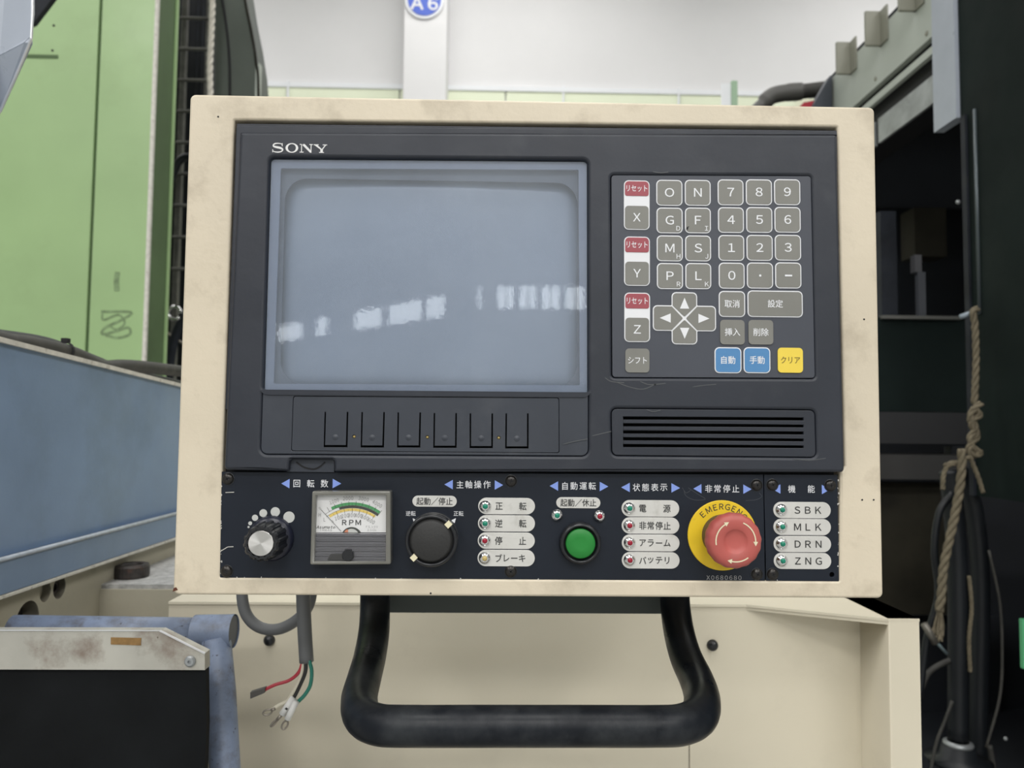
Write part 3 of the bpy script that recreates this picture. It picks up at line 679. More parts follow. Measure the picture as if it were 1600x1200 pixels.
ibox('inner_post', 1430, 398, 1440, 425, IY + 0.05, 0.03, mat('dim steel fitting', (0.09, 0.09, 0.10), 0.4))
ibox('shelf_edge', 1380, 494, 1502, 497.5, IY - 0.02, 0.03, mat('dim shelf edge', (0.12, 0.12, 0.11), 0.5))
add('lower_cabinet', MB().box((RX + 0.06, Yr(1.2), 0), (RX + 1.2, Yr(1.95), Zr(-0.2))).mesh(), blackin, rm)
for i, (x, y) in enumerate(((1385, 215), (1497, 316), (1509, 316))):
    p = at(x, y, 1.55); 
    if i: add('bolt', MB().lathe([(0, 0.006), (0.006, 0.004), (0.007, 0)], 10).mesh(), galv, rm, T(p) @ R90X)
# far side flap and hose end above the pendant
a = at(1296, 120, Yr(3.0))
add('end_flap', MB().prism([at(1270, 166, Yr(2.9)), at(1274, 158, Yr(2.9)), at(1297, 118, Yr(2.9)), at(1300, 118, Yr(2.9)), at(1300, 175, Yr(2.9)), at(1270, 175, Yr(2.9))], (0, 0.05, 0)).mesh(), mat('slate flap', (0.06, 0.068, 0.085), 0.5), rm)
P = [at(x, y, Yr(3.1)) for x, y in ((1168, 185), (1192, 162), (1206, 150), (1228, 145), (1252, 143), (1300, 137))]
ho = empty('ribbed_hose', P[2], 'thick dark hose rising over the pendant top towards the grey cover', 'hose')
add('hose_body', MB().tube(catmull(P[2:], 6), 0.030, 16).mesh(smooth=True), hosegrey, ho)
add('sleeve', MB().tube(catmull(P[:5], 6), [0.026] * 7 + [0.034] * 12 + [0.036] * 6, 16).mesh(smooth=True), mat('dark sleeve', (0.085, 0.083, 0.078), 0.5), ho)
rl = empty('red_tipped_strap', at(1262, 158, Yr(2.95)), 'pale strap with red tip lying above the pendant top right', 'strap')
add('strap_band', MB().prism([at(1222, 175, Yr(2.95)), at(1244, 158, Yr(2.95)), at(1272, 153, Yr(2.95)), at(1272, 175, Yr(2.95))], (0, 0.02, 0)).mesh(), palegreen, rl)
add('red_tip', MB().prism([at(1250, 166, Yr(2.93)), at(1256, 160, Yr(2.93)), at(1273, 157, Yr(2.93)), at(1273, 175, Yr(2.93)), at(1250, 175, Yr(2.93))], (0, 0.01, 0)).mesh(), redpl, rl)
# pole
PY = Yr(2.02)
p = at(1523, 168, PY); q = at(1532, 485, PY)
add('steel_pole', MB().tube([(p.x, PY, p.z - 0.005), (p.x, PY, q.z - 0.01)], 0.0050, 12).mesh(smooth=True), mat('dull bluish steel', (0.09, 0.11, 0.12), 0.35, metal=0.4), None, None,
    'slim vertical steel pole beside the dark green door', 'pole')
add('hook_rod', MB().tube([at(1501, 495, PY - 0.03), at(1518, 489, PY - 0.03), at(1524, 483, PY - 0.03)], 0.0065, 10).mesh(smooth=True), mat('pale blue rod', (0.30, 0.36, 0.42), 0.4), None, None,
    'short pale rod end where the tan rope is tied', 'rod')
# ropes
P = [at(x, y, PY - 0.05) for x, y in ((1528, 482), (1520, 488), (1523, 505), (1525, 550), (1524, 600), (1523, 628), (1529, 636))]
add('tan_rope', rope_mesh(P, 0.0085), ropeb, None, None, 'tan rope hanging straight down from the pale rod end', 'rope')
P = [at(x, y, PY - 0.07) for x, y in ((1533, 630), (1520, 642), (1516, 655), (1524, 668), (1516, 685), (1521, 700), (1532, 707), (1520, 712), (1514, 700), (1527, 680), (1518, 662), (1530, 648), (1520, 636))]
add('rope_knot', rope_mesh(P, 0.0085), ropeb, None, None, 'knotted bundle of tan rope below the straight rope', 'rope')
P = [at(x, y, PY - 0.1) for x, y in ((1502, 702), (1503, 720), (1500, 760), (1493, 800), (1483, 845), (1474, 890), (1471, 930), (1467, 955))]
rp = add('tan_rope', rope_mesh(P, 0.0105), ropeb, None, None, 'thicker tan rope slanting down to a frayed end', 'rope')
for k in range(14):
    x = 1460 + random.random() * 16; y0_ = 945 + random.random() * 10
    P = [at(1466 + random.random() * 6, y0_, PY - 0.1), at(x, 975, PY - 0.1 + random.random() * 0.02), at(x + random.uniform(-6, 3), 985 + random.random() * 20, PY - 0.1)]
    add('frayed_strand', MB().tube(catmull(P, 3), 0.0022, 5).mesh(), ropeb, rp)
P = [at(x, y, PY - 0.09) for x, y in ((1480, 725), (1478, 728), (1500, 722), (1515, 715), (1520, 725), (1530, 750), (1536, 770))]
add('thin_rope', rope_mesh(P, 0.0055), ropeb, None, None, 'thin tan rope crossing behind the slanting rope', 'rope')
P = [at(x, y, PY - 0.09) for x, y in ((1500, 722), (1484, 724), (1478, 732), (1474, 745), (1473, 765))]
add('thin_rope', rope_mesh(P, 0.0055), ropeb, None, None, 'thin tan rope end looped over the thick black hose', 'rope')
# hoses
HOS = [(((1483, 735), (1487, 770), (1494, 850), (1497, 950), (1497, 1050), (1497, 1155)), 0.025, hosem, 'thick black hose standing vertical above its ringed foot', 0.0),
       (((1500, 735), (1520, 790), (1530, 870), (1532, 960), (1530, 1060), (1526, 1260)), 0.024, hosem, 'thick black hose just right of the ringed vertical hose', 0.10),
       (((1490, 770), (1468, 800), (1460, 860), (1466, 930), (1448, 1000), (1436, 1090)), 0.009, hosem, 'thin black hose bowing left of the tan rope', -0.045),
       (((1440, 1075), (1452, 1050), (1478, 1034), (1500, 1028)), 0.007, hosegrey, 'thin hose arching right of the beige base', 0.0),
       (((1545, 860), (1562, 940), (1566, 1020), (1562, 1090), (1541, 1168)), 0.0035, hosegrey, 'thin cable bowing out right of the thick hoses', -0.03),
       (((1488, 1095), (1475, 1130), (1462, 1165), (1450, 1230)), 0.004, hosegrey, 'thin cable slanting down beside the ringed foot', -0.02),
       (((1546, 1165), (1552, 1200), (1560, 1280)), 0.007, hosegrey, 'short hose at the bottom right below the bowed cable', 0.0)]
for P, r, m, lb, dy in HOS:
    add('hose', MB().tube(catmull([at(x, y, PY + dy) for x, y in P], 6), r, 14).mesh(smooth=True), m, None, None, lb, 'hose')
P = [at(x, y, PY - 0.03) for x, y in ((1514, 900), (1518, 950), (1514, 1000), (1516, 1050))]
add('thin_rope', rope_mesh(P, 0.005), ropeb, None, None, 'thin rope hanging between the two thick black hoses', 'rope')
p = at(1497, 1160, PY)
fo = empty('pipe_fitting', (p.x, p.y, p.z - 0.05), 'round ringed foot fitting under the vertical black hose', 'fitting')
add('steel_collar', MB().lathe([(0.026, -0.008), (0.036, -0.008), (0.036, 0.0), (0.026, 0.004)], 24).mesh(smooth=True), galv, fo, T(p))
add('foot_disc', MB().lathe([(0, -0.05), (0.075, -0.05), (0.08, -0.042), (0.045, -0.035), (0.04, -0.008), (0, -0.008)], 28).mesh(smooth=True), hosem, fo, T(p))
p = at(1450, 990, PY - 0.1)
cn = empty('pipe_connector', p, 'small steel connector between frayed rope and beige base', 'connector')
add('connector_body', MB().tube([at(1444, 975, PY - 0.1), at(1462, 1005, PY - 0.1)], 0.009, 10).mesh(smooth=True), mat('dim connector steel', (0.16, 0.15, 0.13), 0.4, metal=0.4), cn)
add('connector_tip', MB().tube([at(1460, 1000, PY - 0.1), at(1480, 1022, PY - 0.1)], 0.004, 8).mesh(smooth=True), mat('teal grey tube', (0.12, 0.16, 0.17), 0.4), cn)
p = at(1571, 1154, PY - 0.1)
add('round_nut', MB().lathe([(0, 0.004), (0.004, 0.003), (0.005, 0)], 12, T(p) @ R90X).mesh(), galv, None, None, 'tiny round nut shining in the dark lower right', 'nut')
a = at(1597, 968, Yr(1.7)); 
add('green_strip', MB().box((a.x, Yr(1.7), at(1597, 1045, Yr(1.7)).z), (a.x + 0.03, Yr(1.71), a.z)).mesh(), mat('vivid green strip', (0.10, 0.42, 0.20), 0.5), None, None, 'narrow green strip at the right picture edge', 'strip')

# ================================================================== THE PENDANT
ub = at(800, 934, 0)
pd = empty('control_pendant', (0, 0.09, Z0), 'beige control pendant with dark screen bezel, keypad and lower button panel', 'control panel')
L1, L2 = fp(297, 147), fp(1367, 167); L3, L4 = fp(1380, 934.5), fp(269.5, 929.5)
HWD, HHT = 0.5, 0.3568
# opening for bezel and lower plate
def Q(pts, h=0.0): return [fp(x, y, h) for x, y in pts]
hole = rpoly(Q([(366, 187.5), (1308, 198), (1320, 728), (1313, 738), (1311.5, 908), (344, 902), (347.5, 730)]), 0.001, 3)
hc = (0.0, Z0 + HHT / 2)
add('housing', plate(rect(HWD, HHT, 0.004), [sub(hole, hc)], 0.014, 0.0018, 3), beige, pd, FM(hc[0], hc[1], 0))
add('housing_body', MB().box((-HWD / 2 + 0.002, 0.0135, Z0 + 0.002), (HWD / 2 - 0.002, 0.18, Z0 + HHT - 0.002)).mesh(), beige, pd)
add('rust_chip', MB().poly([(-0.0016, -0.001), (0.002, 0.0004), (0.0008, 0.0022), (-0.001, 0.0016)], 0.0001).mesh(), mat('rust brown', (0.10, 0.03, 0.015), 0.8), pd, FM(*fp(273.5, 922.5), 0.00005))
for (x, y) in ((341, 182.5), (1350, 499), (673, 927), (1347, 781), (1365, 781)):
    add('pin_hole', MB().lathe([(0, 0.0001), (0.0007, 0.0001)], 8).mesh(), blackm, pd, FM(*fp(x, y), 0.0001))

# ---- bezel
bz = 0.0055
def BQ(pts): return [fp(x, y, bz) for x, y in pts]
gap = Q([(367, 189), (1307, 200), (1318, 727), (350, 722)], -0.004)
add('bezel_flange', plate(rpoly(Q([(369, 192), (1309, 203), (1313, 640), (351, 640)], 0.0), 0.0008, 2), [Q([(410, 240), (925, 244), (925, 625), (402, 622)], 0.0)], 0.004, 0.0005), bezelm, pd, FM(0, 0, -0.001))
scr_hole = rpoly(BQ([(420.5, 245), (919, 249), (919.5, 616), (410, 612)]), 0.004, 5)
flap_hole = rpoly(BQ([(409.8, 613.5), (919.5, 617.8), (919.5, 713), (406.5, 710)]), [0.0005, 0.0005, 0.005, 0.005], 5)
slots = []
for i, yc in enumerate((653.2, 663.9, 675.1, 685.8, 696.4)):
    slots.append(BQ([(974, yc - 2.4), (1256, yc - 2.4 + 1.6), (1256.5, yc + 2.2 + 1.6), (974, yc + 2.2)]))
kp_hole = rpoly(BQ([(954.5, 273), (1267.5, 274.5), (1274, 591.5), (956, 590)]), 0.0025, 4)
vent_hole = rpoly(BQ([(955, 638), (1274, 640.5), (1276, 715), (956, 712)]), 0.004, 4)
outer = rpoly(BQ([(375, 206), (1308, 210), (1320, 733.5), (1317, 738), (522, 737.3), (522, 721), (518, 718.5), (457, 718), (452, 721), (450.5, 736), (349.5, 734.5)]), [0.002, 0.002, 0.003, 0.002, 0.001, 0.001, 0.001, 0.001, 0.001, 0.001, 0.003], 4)
# merged outline: top and left edges step back along a groove
add('bezel', plate(outer, [scr_hole, flap_hole, kp_hole, vent_hole], bz + 0.006, 0.0022, 3), bezelm, pd, FM(0, 0, bz))
add('bezel_step', plate(rpoly(Q([(369, 195.5), (1308, 205), (1308.5, 212), (377, 209), (361, 733), (351.5, 731)], 0.003), [0.002, 0.002, 0.0003, 0.0003, 0.0003, 0.001], 3), [], 0.006, 0.0008), bezelm, pd, FM(0, 0, 0.003))
add('finger_notch', MB().box((fp(449, 720)[0], -0.001, fp(450, 737)[1]), (fp(523, 720)[0], 0.004, fp(450, 717)[1])).mesh(), bezel2, pd)
P = [fp(x, y, 0.0012) for x, y in ((463, 722), (475, 730), (490, 733), (500, 729), (508, 722))]
add('latch_tongue', MB().ribbon([(q.x, q.y) for q in catmull([Vector((a, b, 0)) for a, b in P], 4)], 0.0012).mesh(), blackm, pd, FM(0, 0, 0.0012))
bk = Q([(352, 200), (1306, 206), (1316, 730), (352, 728)])
add('bezel_backing', plate([fp(370, 215, -0.012), fp(1305, 215, -0.012), fp(1305, 715, -0.012), fp(360, 715, -0.012)], [], 0.001), blackm, pd, FM(0, 0, -0.0125))

# ---- screen: border, surround, picture tube, dusty glass
x0, z1 = fp(421.5, 246.5, bz); x1, z0 = fp(918, 614.5, bz)
scx, scz = (x0 + x1) / 2, (z0 + z1) / 2; sw, sh = 0.229, 0.166
# the screen opening is a slight trapezium: use its own corners
S4 = BQ([(421.5, 246), (918, 250), (918.5, 615), (411, 611)])
inner = rpoly(BQ([(436, 259.5), (905, 262), (907, 601.5), (424.5, 599)]), 0.001, 3)
add('screen_border', plate(sub(S4, (scx, scz)), [sub(inner, (scx, scz))], 0.002), bordm, pd, FM(scx, scz, bz - 0.0045))
tw, th, tr_ = 0.212, 0.149, 0.016
c0 = fp(673, 437, -0.004)
add('tube_surround', plate(sub(BQ([(425, 250), (914, 253), (914, 611), (414, 607)]), c0), [rpoly([(a * tw / 2, b * th / 2 - 0.002) for a, b in ((-1, -1), (1, -1), (1, 1), (-1, 1))], tr_, 8)], 0.001), maskm, pd, FM(c0[0], c0[1], -0.003))
def dome(w_, h_, sag, rc, n=36, edge=0.0, R=None, nx=None):
    v = []; f = []; m = n
    for j in range(m + 1):
        for i in range(n + 1):
            a, b = i / n * 2 - 1, j / m * 2 - 1
            # squircle-like mapping keeps the corners round
            x, y = a * w_ / 2, b * h_ / 2
            z = sag * (1 - a * a) * 0.5 + sag * (1 - b * b) * 0.5
            e = max(abs(a), abs(b)); 
            if edge: z -= edge * (max(0, (e - 0.86) / 0.14) ** 2)
            v.append((x, y, z))
    for j in range(m):
        for i in range(n):
            k = j * (n + 1) + i; f.append((k, k + 1, k + n + 2, k + n + 1))
    me = bpy.data.meshes.new('dome'); me.from_pydata(v, [], f); me.update()
    me.polygons.foreach_set('use_smooth', [True] * len(f)); return me
add('picture_tube', dome(tw + 0.010, th + 0.010, 0.006, 0.02, 40, 0.004), tubem, pd, FM(c0[0], c0[1] - 0.002, -0.0105))
def glass(S4, sag, n=30):
    v = []; f = []
    A, B, C, D = [Vector(p) for p in S4]      # tl tr br bl
    for side, off in ((0, 0.0), (1, -0.0015)):
        for j in range(n + 1):
            for i in range(n + 1):
                u, t = i / n, j / n
                p = (D.lerp(C, u)).lerp(A.lerp(B, u), t)
                a, b = 2 * u - 1, 2 * t - 1
                v.append((p.x, p.y, sag * (2 - a * a - b * b) / 2 + off))
    N1 = (n + 1) ** 2
    for j in range(n):
        for i in range(n):
            k = j * (n + 1) + i; f.append((k, k + 1, k + n + 2, k + n + 1))
    me = bpy.data.meshes.new('glass'); me.from_pydata(v[:N1], [], f); me.update()
    me.polygons.foreach_set('use_smooth', [True] * len(f)); return me
GLASS_SAG = 0.0002
add('screen_glass', glass(sub(S4, (scx, scz)), GLASS_SAG), dusty, pd, FM(scx, scz, bz - 0.0035))

# ---- lettering at the top left
def logo():
    mb = MB(); h = 14.6
    def lx(x, y): return ((x - 685) / 5.333 * PX, (275 - y) / 5.333 * PX)
    def rb(P, w_): mb.ribbon([lx(*p) for p in P], [x / 5.333 * PX for x in w_] if isinstance(w_, list) else w_ / 5.333 * PX)
    def R_(x0, y0, x1, y1): mb.poly([lx(x0, y1), lx(x1, y1), lx(x1, y0), lx(x0, y0)])
    S = [(541, 250), (528, 241), (505, 238), (480, 241), (466, 252), (470, 264), (495, 271), (520, 276), (540, 285), (542, 298), (528, 309), (502, 313), (476, 310), (461, 300)]
    P = [(q.x, q.y) for q in catmull([Vector((a, b, 0)) for a, b in S], 4)]
    n = len(P); wd = [7 + 12 * math.exp(-((i / n - 0.5) / 0.17) ** 2) + 3 * math.exp(-((i / n - 0.22) / 0.08) ** 2) + 3 * math.exp(-((i / n - 0.8) / 0.08) ** 2) for i in range(n)]
    rb(P, wd); R_(536, 236, 543, 262); R_(458, 290, 465, 315)
    O = []
    ro = [(620 + 53 * math.cos(t), 275 - 41 * math.sin(t)) for t in [i * math.tau / 40 for i in range(41)]]
    ri = [(620 + 33 * math.cos(t), 275 - 33 * math.sin(t)) for t in [i * math.tau / 40 for i in range(41)]]
    for i in range(40): mb.poly([lx(*ri[i]), lx(*ro[i]), lx(*ro[i + 1]), lx(*ri[i + 1])])
    R_(685, 240, 712, 247); R_(765, 240, 793, 247); R_(697, 247, 704, 306); R_(685, 306, 718, 313); R_(776, 247, 783, 313)
    mb.poly([lx(704, 247), lx(700, 240), lx(725, 240), lx(783, 300), lx(783, 313), lx(772, 313)][::-1])
    R_(800, 241, 842, 248); R_(875, 241, 913, 248); R_(847, 306, 887, 313); R_(857, 280, 878, 306)
    mb.poly([lx(807, 248), lx(833, 248), lx(873, 284), lx(860, 287)][::-1]); mb.poly([lx(893, 248), lx(903, 248), lx(878, 284), lx(866, 284)][::-1])
    return mb.mesh()
lc = fp(340 + 685 / 5.333, 180 + 275 / 5.333, bz)
add('lettering', logo(), logom, pd, FM(lc[0], lc[1], bz + 0.0001), label='silver wide serif lettering reading SONY')

# ---- flap with the six soft keys
fh = bz - 0.0008
def FQ(pts): return [fp(x, y, fh) for x, y in pts]
fpn = rpoly(FQ([(410.8, 614.3), (918.7, 618.5), (918.6, 712), (407.6, 709)]), [0.0005, 0.0005, 0.0045, 0.0045], 5)
sub_o = rpoly(FQ([(458, 618.8), (873.5, 621.5), (874, 708), (455, 705)]), [0.0015] * 4, 4)
SK = [(508.3, 543, 506.6, 541.6, 643.6, 697.5), (565.8, 600, 564.4, 598.6, 644, 698), (622.3, 656.5, 621.2, 655.4, 644.5, 698), (678.7, 712.6, 678, 712.2, 645.5, 698.5), (735, 769, 734.8, 768.8, 646, 699), (791, 824.6, 790.4, 824.6, 646, 699.5)]
us = []; WU = 1.5
for (a, b, c_, d_, yt, yb) in SK:
    us.append(FQ([(a - 1.0, yt), (a + 1.1, yt), (c_ + 1.2, yb - 2.0), (d_ - 1.1, yb - 2.0), (b - 1.0, yt), (b + 1.2, yt), (d_ + 1.3, yb + 1.3), (c_ - 1.1, yb + 1.3)]))
leds = [(553.2, 682.2), (667.6, 683), (779.3, 684)]
lh = [circ(0.00125, 12, *fp(x, y, fh)) for x, y in leds]
add('flap_frame', plate(fpn, [sub_o], 0.003, 0.0003), bezel2, pd, FM(0, 0, fh))
add('soft_key_panel', plate(rpoly(FQ([(458.8, 619.6), (872.8, 622.3), (873.2, 707.2), (455.8, 704.2)]), 0.0015, 4), us + lh, 0.0012, 0.00015), bezel2, pd, FM(0, 0, fh + 0.0001))
for (a, b, c_, d_, yt, yb) in SK:
    u, v = fp((c_ + d_) / 2, yb - 14, fh)
    mbk = MB().lathe([(0, 0.0006), (0.0010, 0.0004), (0.0022, 0)], 14)
    add('soft_key', mbk.mesh(smooth=True), bezel2, pd, FM(u, v, fh + 0.0001))
for (x, y) in leds:
    u, v = fp(x, y, fh)
    add('indicator', MB().lathe([(0, -0.0002), (0.0006, -0.0004), (0.0011, -0.0012)], 12).mesh(smooth=True), ledy, pd, FM(u, v, fh), label='tiny amber indicator')
# ---- vent
add('vent_panel', plate(rpoly(BQ([(955.8, 638.8), (1273.2, 641.2), (1275.2, 714.2), (956.8, 711.2)]), 0.0035, 4), slots, 0.004, 0.0004), bezelm, pd, FM(0, 0, bz - 0.0006))
for i in range(4):
    yc = (653.2, 663.9, 675.1, 685.8, 696.4)[i] + 5.4
    a = fp(974.5, yc, bz); b = fp(1256, yc + 1.6, bz)
    add('slat', MB().box((a[0], -bz + 0.0001, (a[1] + b[1]) / 2 - 0.0012), (b[0], -bz + 0.004, (a[1] + b[1]) / 2 + 0.0011)).mesh(), bezelm, pd)
# scuffs and dents on the bezel
scf = mat('pale scuff', (0.085, 0.09, 0.095), 0.4)
for P in ([(965, 598), (985, 605), (1005, 608), (1025, 600)], [(1082, 604.5), (1100, 602), (1119, 600.5)], [(925, 681), (942, 677), (955, 674)], [(1000, 596), (1015, 601), (1040, 599)], [(880, 694), (900, 689), (918, 686)], [(1010, 640), (1020, 643), (1032, 641)], [(1240, 717), (1265, 719), (1290, 716)], [(1020, 268.5), (1032, 270), (1044, 269)], [(945, 590), (955, 596), (975, 598)]):
    mb = MB().ribbon([(q.x, q.y) for q in catmull([Vector((*fp(x, y, bz), 0)) for x, y in P], 4)], [0.0003] * 1 + [0.0006] * (4 * (len(P) - 1)))
    add('scuff', mb.mesh(), scf, pd, FM(0, 0, bz))

# ---- keypad
kh = bz - 0.0008
add('keypad_sheet', plate(rpoly([fp(x, y, kh) for x, y in ((955.3, 273.8), (1266.8, 275.2), (1273.2, 590.6), (956.8, 589.2))], 0.0022, 4), [], 0.003, 0.0002), mat('slate keypad film', (0.058, 0.064, 0.082), 0.42, var=0.06, scale=12), pd, FM(0, 0, kh))
KS = 0.5471 / F * (1 - kh / 0.5471)
def kpos(x0, x1, y0, y1):
    u0, v0 = fp(x0, y1, kh); u1, v1 = fp(x1, y0, kh)
    return (u0 + u1) / 2, (v0 + v1) / 2, u1 - u0, v1 - v0
def key(x0, x1, y0, y1, legend, m=keygrey, border=True, em=18.5, sx=1.12, subl=None, lm=white, lab=None, r=7.5, bold=0.008):
    u, v, w_, h_ = kpos(x0, x1, y0, y1)
    M = FM(u, v, kh)
    if border:
        k = add('key', plate(rect(w_, h_, r * KS), [], 0.0007, 0.0001), white, pd, M @ T((0, 0, 0.0005)), label=lab)
        add('key_face', plate(rect(w_ - 3.4 * KS, h_ - 3.4 * KS, (r - 1.7) * KS), [], 0.0004, 0.0001), m, k, M @ T((0, 0, 0.0008)))
    else:
        k = add('key', plate(rect(w_, h_, r * KS), [], 0.0008, 0.0001), m, pd, M @ T((0, 0, 0.0008)), label=lab)
    if legend:
        add('legend', text(legend, em * KS, sx, 1.0, bold), lm, k, M @ T((0, 0.3 * KS, 0.00088)))
    if subl:
        add('legend', text(subl, 10 * KS, 1.0, 1.0, bold), lm, k, M @ T((w_ / 2 - 7.2 * KS, -h_ / 2 + 8.0 * KS, 0.00088)))
    return k
RY = [(281.2, 320.8), (324.5, 363.8), (367.9, 407.5), (411, 451)]
NUM = [('7', '8', '9'), ('4', '5', '6'), ('1', '2', '3'), ('0', '・', '−')]
CX = [(1121.2, 1161.3), (1165.2, 1205.7), (1209.4, 1249.8)]
for r_, (ya, yb) in enumerate(RY):
    for c_, (xa, xb_) in enumerate(CX):
        s = NUM[r_][c_]; dx = r_ * 0.55
        k = key(xa + dx, xb_ + dx, ya - 0.2 * c_, yb - 0.2 * c_, s if s not in '・−' else None, lab='grey key marked ' + {'・': 'with a dot', '−': 'with a minus sign'}.get(s, s))
        u, v, w_, h_ = kpos(xa + dx, xb_ + dx, ya, yb)
        if s == '・': add('legend', MB().poly(rect(3.4 * KS, 3.4 * KS, 0.8 * KS)).mesh(), white, k, FM(u, v, kh + 0.0008))
        if s == '−': add('legend', MB().poly(rect(11.5 * KS, 2.8 * KS)).mesh(), white, k, FM(u, v, kh + 0.0008))
LET = [(('O', None), ('N', None)), (('G', 'D'), ('F', 'I')), (('M', 'H'), ('S', 'J')), (('P', 'R'), ('L', 'K'))]
for r_, (ya, yb) in enumerate(RY):
    for c_, (xa, xb_) in enumerate(((1025.3, 1066), (1069.8, 1110))):
        s, sb = LET[r_][c_]; dx = r_ * 0.3
        key(xa + dx, xb_ + dx, ya + 0.6, yb + 0.6, s, subl=sb, lab='grey key marked ' + s + (' with small ' + sb if sb else ''))
# worn-through spot by the F key
add('worn_spot', MB().poly([(-0.001, -0.0012), (0.0003, -0.0008), (0.0002, 0.0002), (0.0012, 0.0014), (-0.0006, 0.0008)]).mesh(), blackm, pd, FM(*fp(1074, 357, kh), kh + 0.0009))
# axis keys with their reset halves
for i, (ya, yb, s) in enumerate(((282.6, 359, 'X'), (370.3, 446.5, 'Y'), (457.8, 534.3, 'Z'))):
    dx = i * 0.35
    u, v, w_, h_ = kpos(974.6 + dx, 1014.8 + dx, ya, yb); M = FM(u, v, kh)
    fr = add('key_frame', plate(rect(w_, h_, 7.5 * KS), [], 0.0007, 0.0001), white, pd, M @ T((0, 0, 0.0005)))
    add('reset_key', plate(rpoly(rect(w_ - 3.2 * KS, 23.6 * KS), [3.5 * KS, 3.5 * KS, 6 * KS, 6 * KS], 4), [], 0.0004, 0.0001), keyred, fr, M @ T((0, h_ / 2 - (1.6 + 11.8) * KS, 0.0008)))
    add('legend', text('リセット', 12.0 * KS, 0.76, 1.0, 0.008), white, fr, M @ T((0, h_ / 2 - 13.2 * KS, 0.00088)))
    add('axis_key', plate(rpoly(rect(w_ - 3.4 * KS, 36.8 * KS), 5.5 * KS, 4), [], 0.0004, 0.0001), keygrey, fr, M @ T((0, -h_ / 2 + (1.6 + 18.4) * KS, 0.0008)))
    add('legend', text(s, 18 * KS, 1.08, 1.0, 0.008), white, fr, M @ T((0, -h_ / 2 + 20 * KS, 0.00088)))
# arrow cluster
u, v = fp(1069.2, 497.5, kh); M = FM(u, v, kh)
A, B_ = 50.2 * KS, 20.3 * KS; Bv = 41.5 * KS
crs = rpoly([(-B_, -Bv), (B_, -Bv), (B_, -B_), (A, -B_), (A, B_), (B_, B_), (B_, Bv), (-B_, Bv), (-B_, B_), (-A, B_), (-A, -B_), (-B_, -B_)],
            [7 * KS, 7 * KS, 1.5 * KS] * 4, 4)
cr = add('arrow_key_frame', plate(crs, [], 0.0007, 0.0001), white, pd, M @ T((0, 0, 0.0005)))
b = B_ - 1.7 * KS; a_ = A - 1.7 * KS; av = Bv - 1.7 * KS; g = 2.6 * KS
arm = lambda L: rpoly([(-b, L), (-b, B_ - 0.2 * KS), (0 - 0.0, g * 0.9), (b, B_ - 0.2 * KS), (b, L)], [5.5 * KS, 1.2 * KS, 2 * KS, 1.2 * KS, 5.5 * KS], 4)
for a0, L_, nm in ((0, av, 'up'), (90, a_, 'left'), (180, av, 'down'), (270, a_, 'right')):
    Mr = M @ Matrix.Rotation(math.radians(a0), 4, 'Z')
    add('arrow_key', plate(list(reversed(arm(L_))), [], 0.0004, 0.0001), keygrey, cr, Mr @ T((0, 0, 0.0008)), label='grey arrow key pointing ' + nm)
    yo = 15.2 * KS if nm in ('up', 'down') else 22 * KS
    t_ = 17.5 * KS; hw = 7.4 * KS
    add('legend', MB().poly([(-hw, yo), (hw, yo), (0, yo + t_)]).mesh(), white, cr, Mr @ T((0, 0, 0.0007)))
key(1122.9, 1163.8, 455.2, 495.2, '取消', em=13.2, sx=0.95, lab='grey key marked 取消')
key(1167.8, 1253.6, 455, 495.2, '設定', em=13.2, sx=0.95, lab='wide grey key marked 設定')
key(1124.9, 1162.9, 500.3, 538.3, '挿入', border=False, em=13.2, sx=0.95, lab='borderless grey key marked 挿入', r=6)
key(1169.2, 1207.5, 500.5, 538.3, '削除', border=False, em=13.2, sx=0.95, lab='borderless grey key marked 削除', r=6)
key(976.8, 1014.5, 545, 582, 'シフト', border=False, em=12.5, sx=0.86, lab='borderless grey key marked シフト', r=6)
key(1116.4, 1158, 543, 583, '自動', keyblue, em=13.2, sx=0.95, lab='blue key marked 自動')
key(1161.7, 1203.1, 543, 583, '手動', keyblue, em=13.2, sx=0.95, lab='blue key marked 手動')
key(1215, 1253.8, 543.8, 582.3, 'クリア', keyyel, False, 12.5, 0.86, None, inkbrown, 'yellow key marked クリア', r=6)

# ---- lower control plates
ph = -0.0005
def PQ(pts): return [fp(x, y, ph) for x, y in pts]
def PM(x, y, h=0.0, a=0.0):
    u, v = fp(x, y, ph); return FM(u, v, ph + h, a)
add('button_plate', plate(PQ([(345.8, 737), (1192.5, 741.5), (1195.5, 907.5), (343.5, 902.5)]), [], 0.002, 0.0002), platem, pd, FM(0, 0, ph))
hp = fp(1300, 898, ph)
add('function_plate', plate(PQ([(1194, 741.5), (1308.5, 742), (1311, 908.3), (1197, 907.5)]), [circ(0.0018, 14, *hp)], 0.002, 0.0002), platem, pd, FM(0, 0, ph))
add('plate_backing', MB().box((fp(343, 900)[0], 0.006, fp(343, 907)[1]), (fp(1311, 900)[0], 0.008, fp(343, 730)[1])).mesh(), blackm, pd)
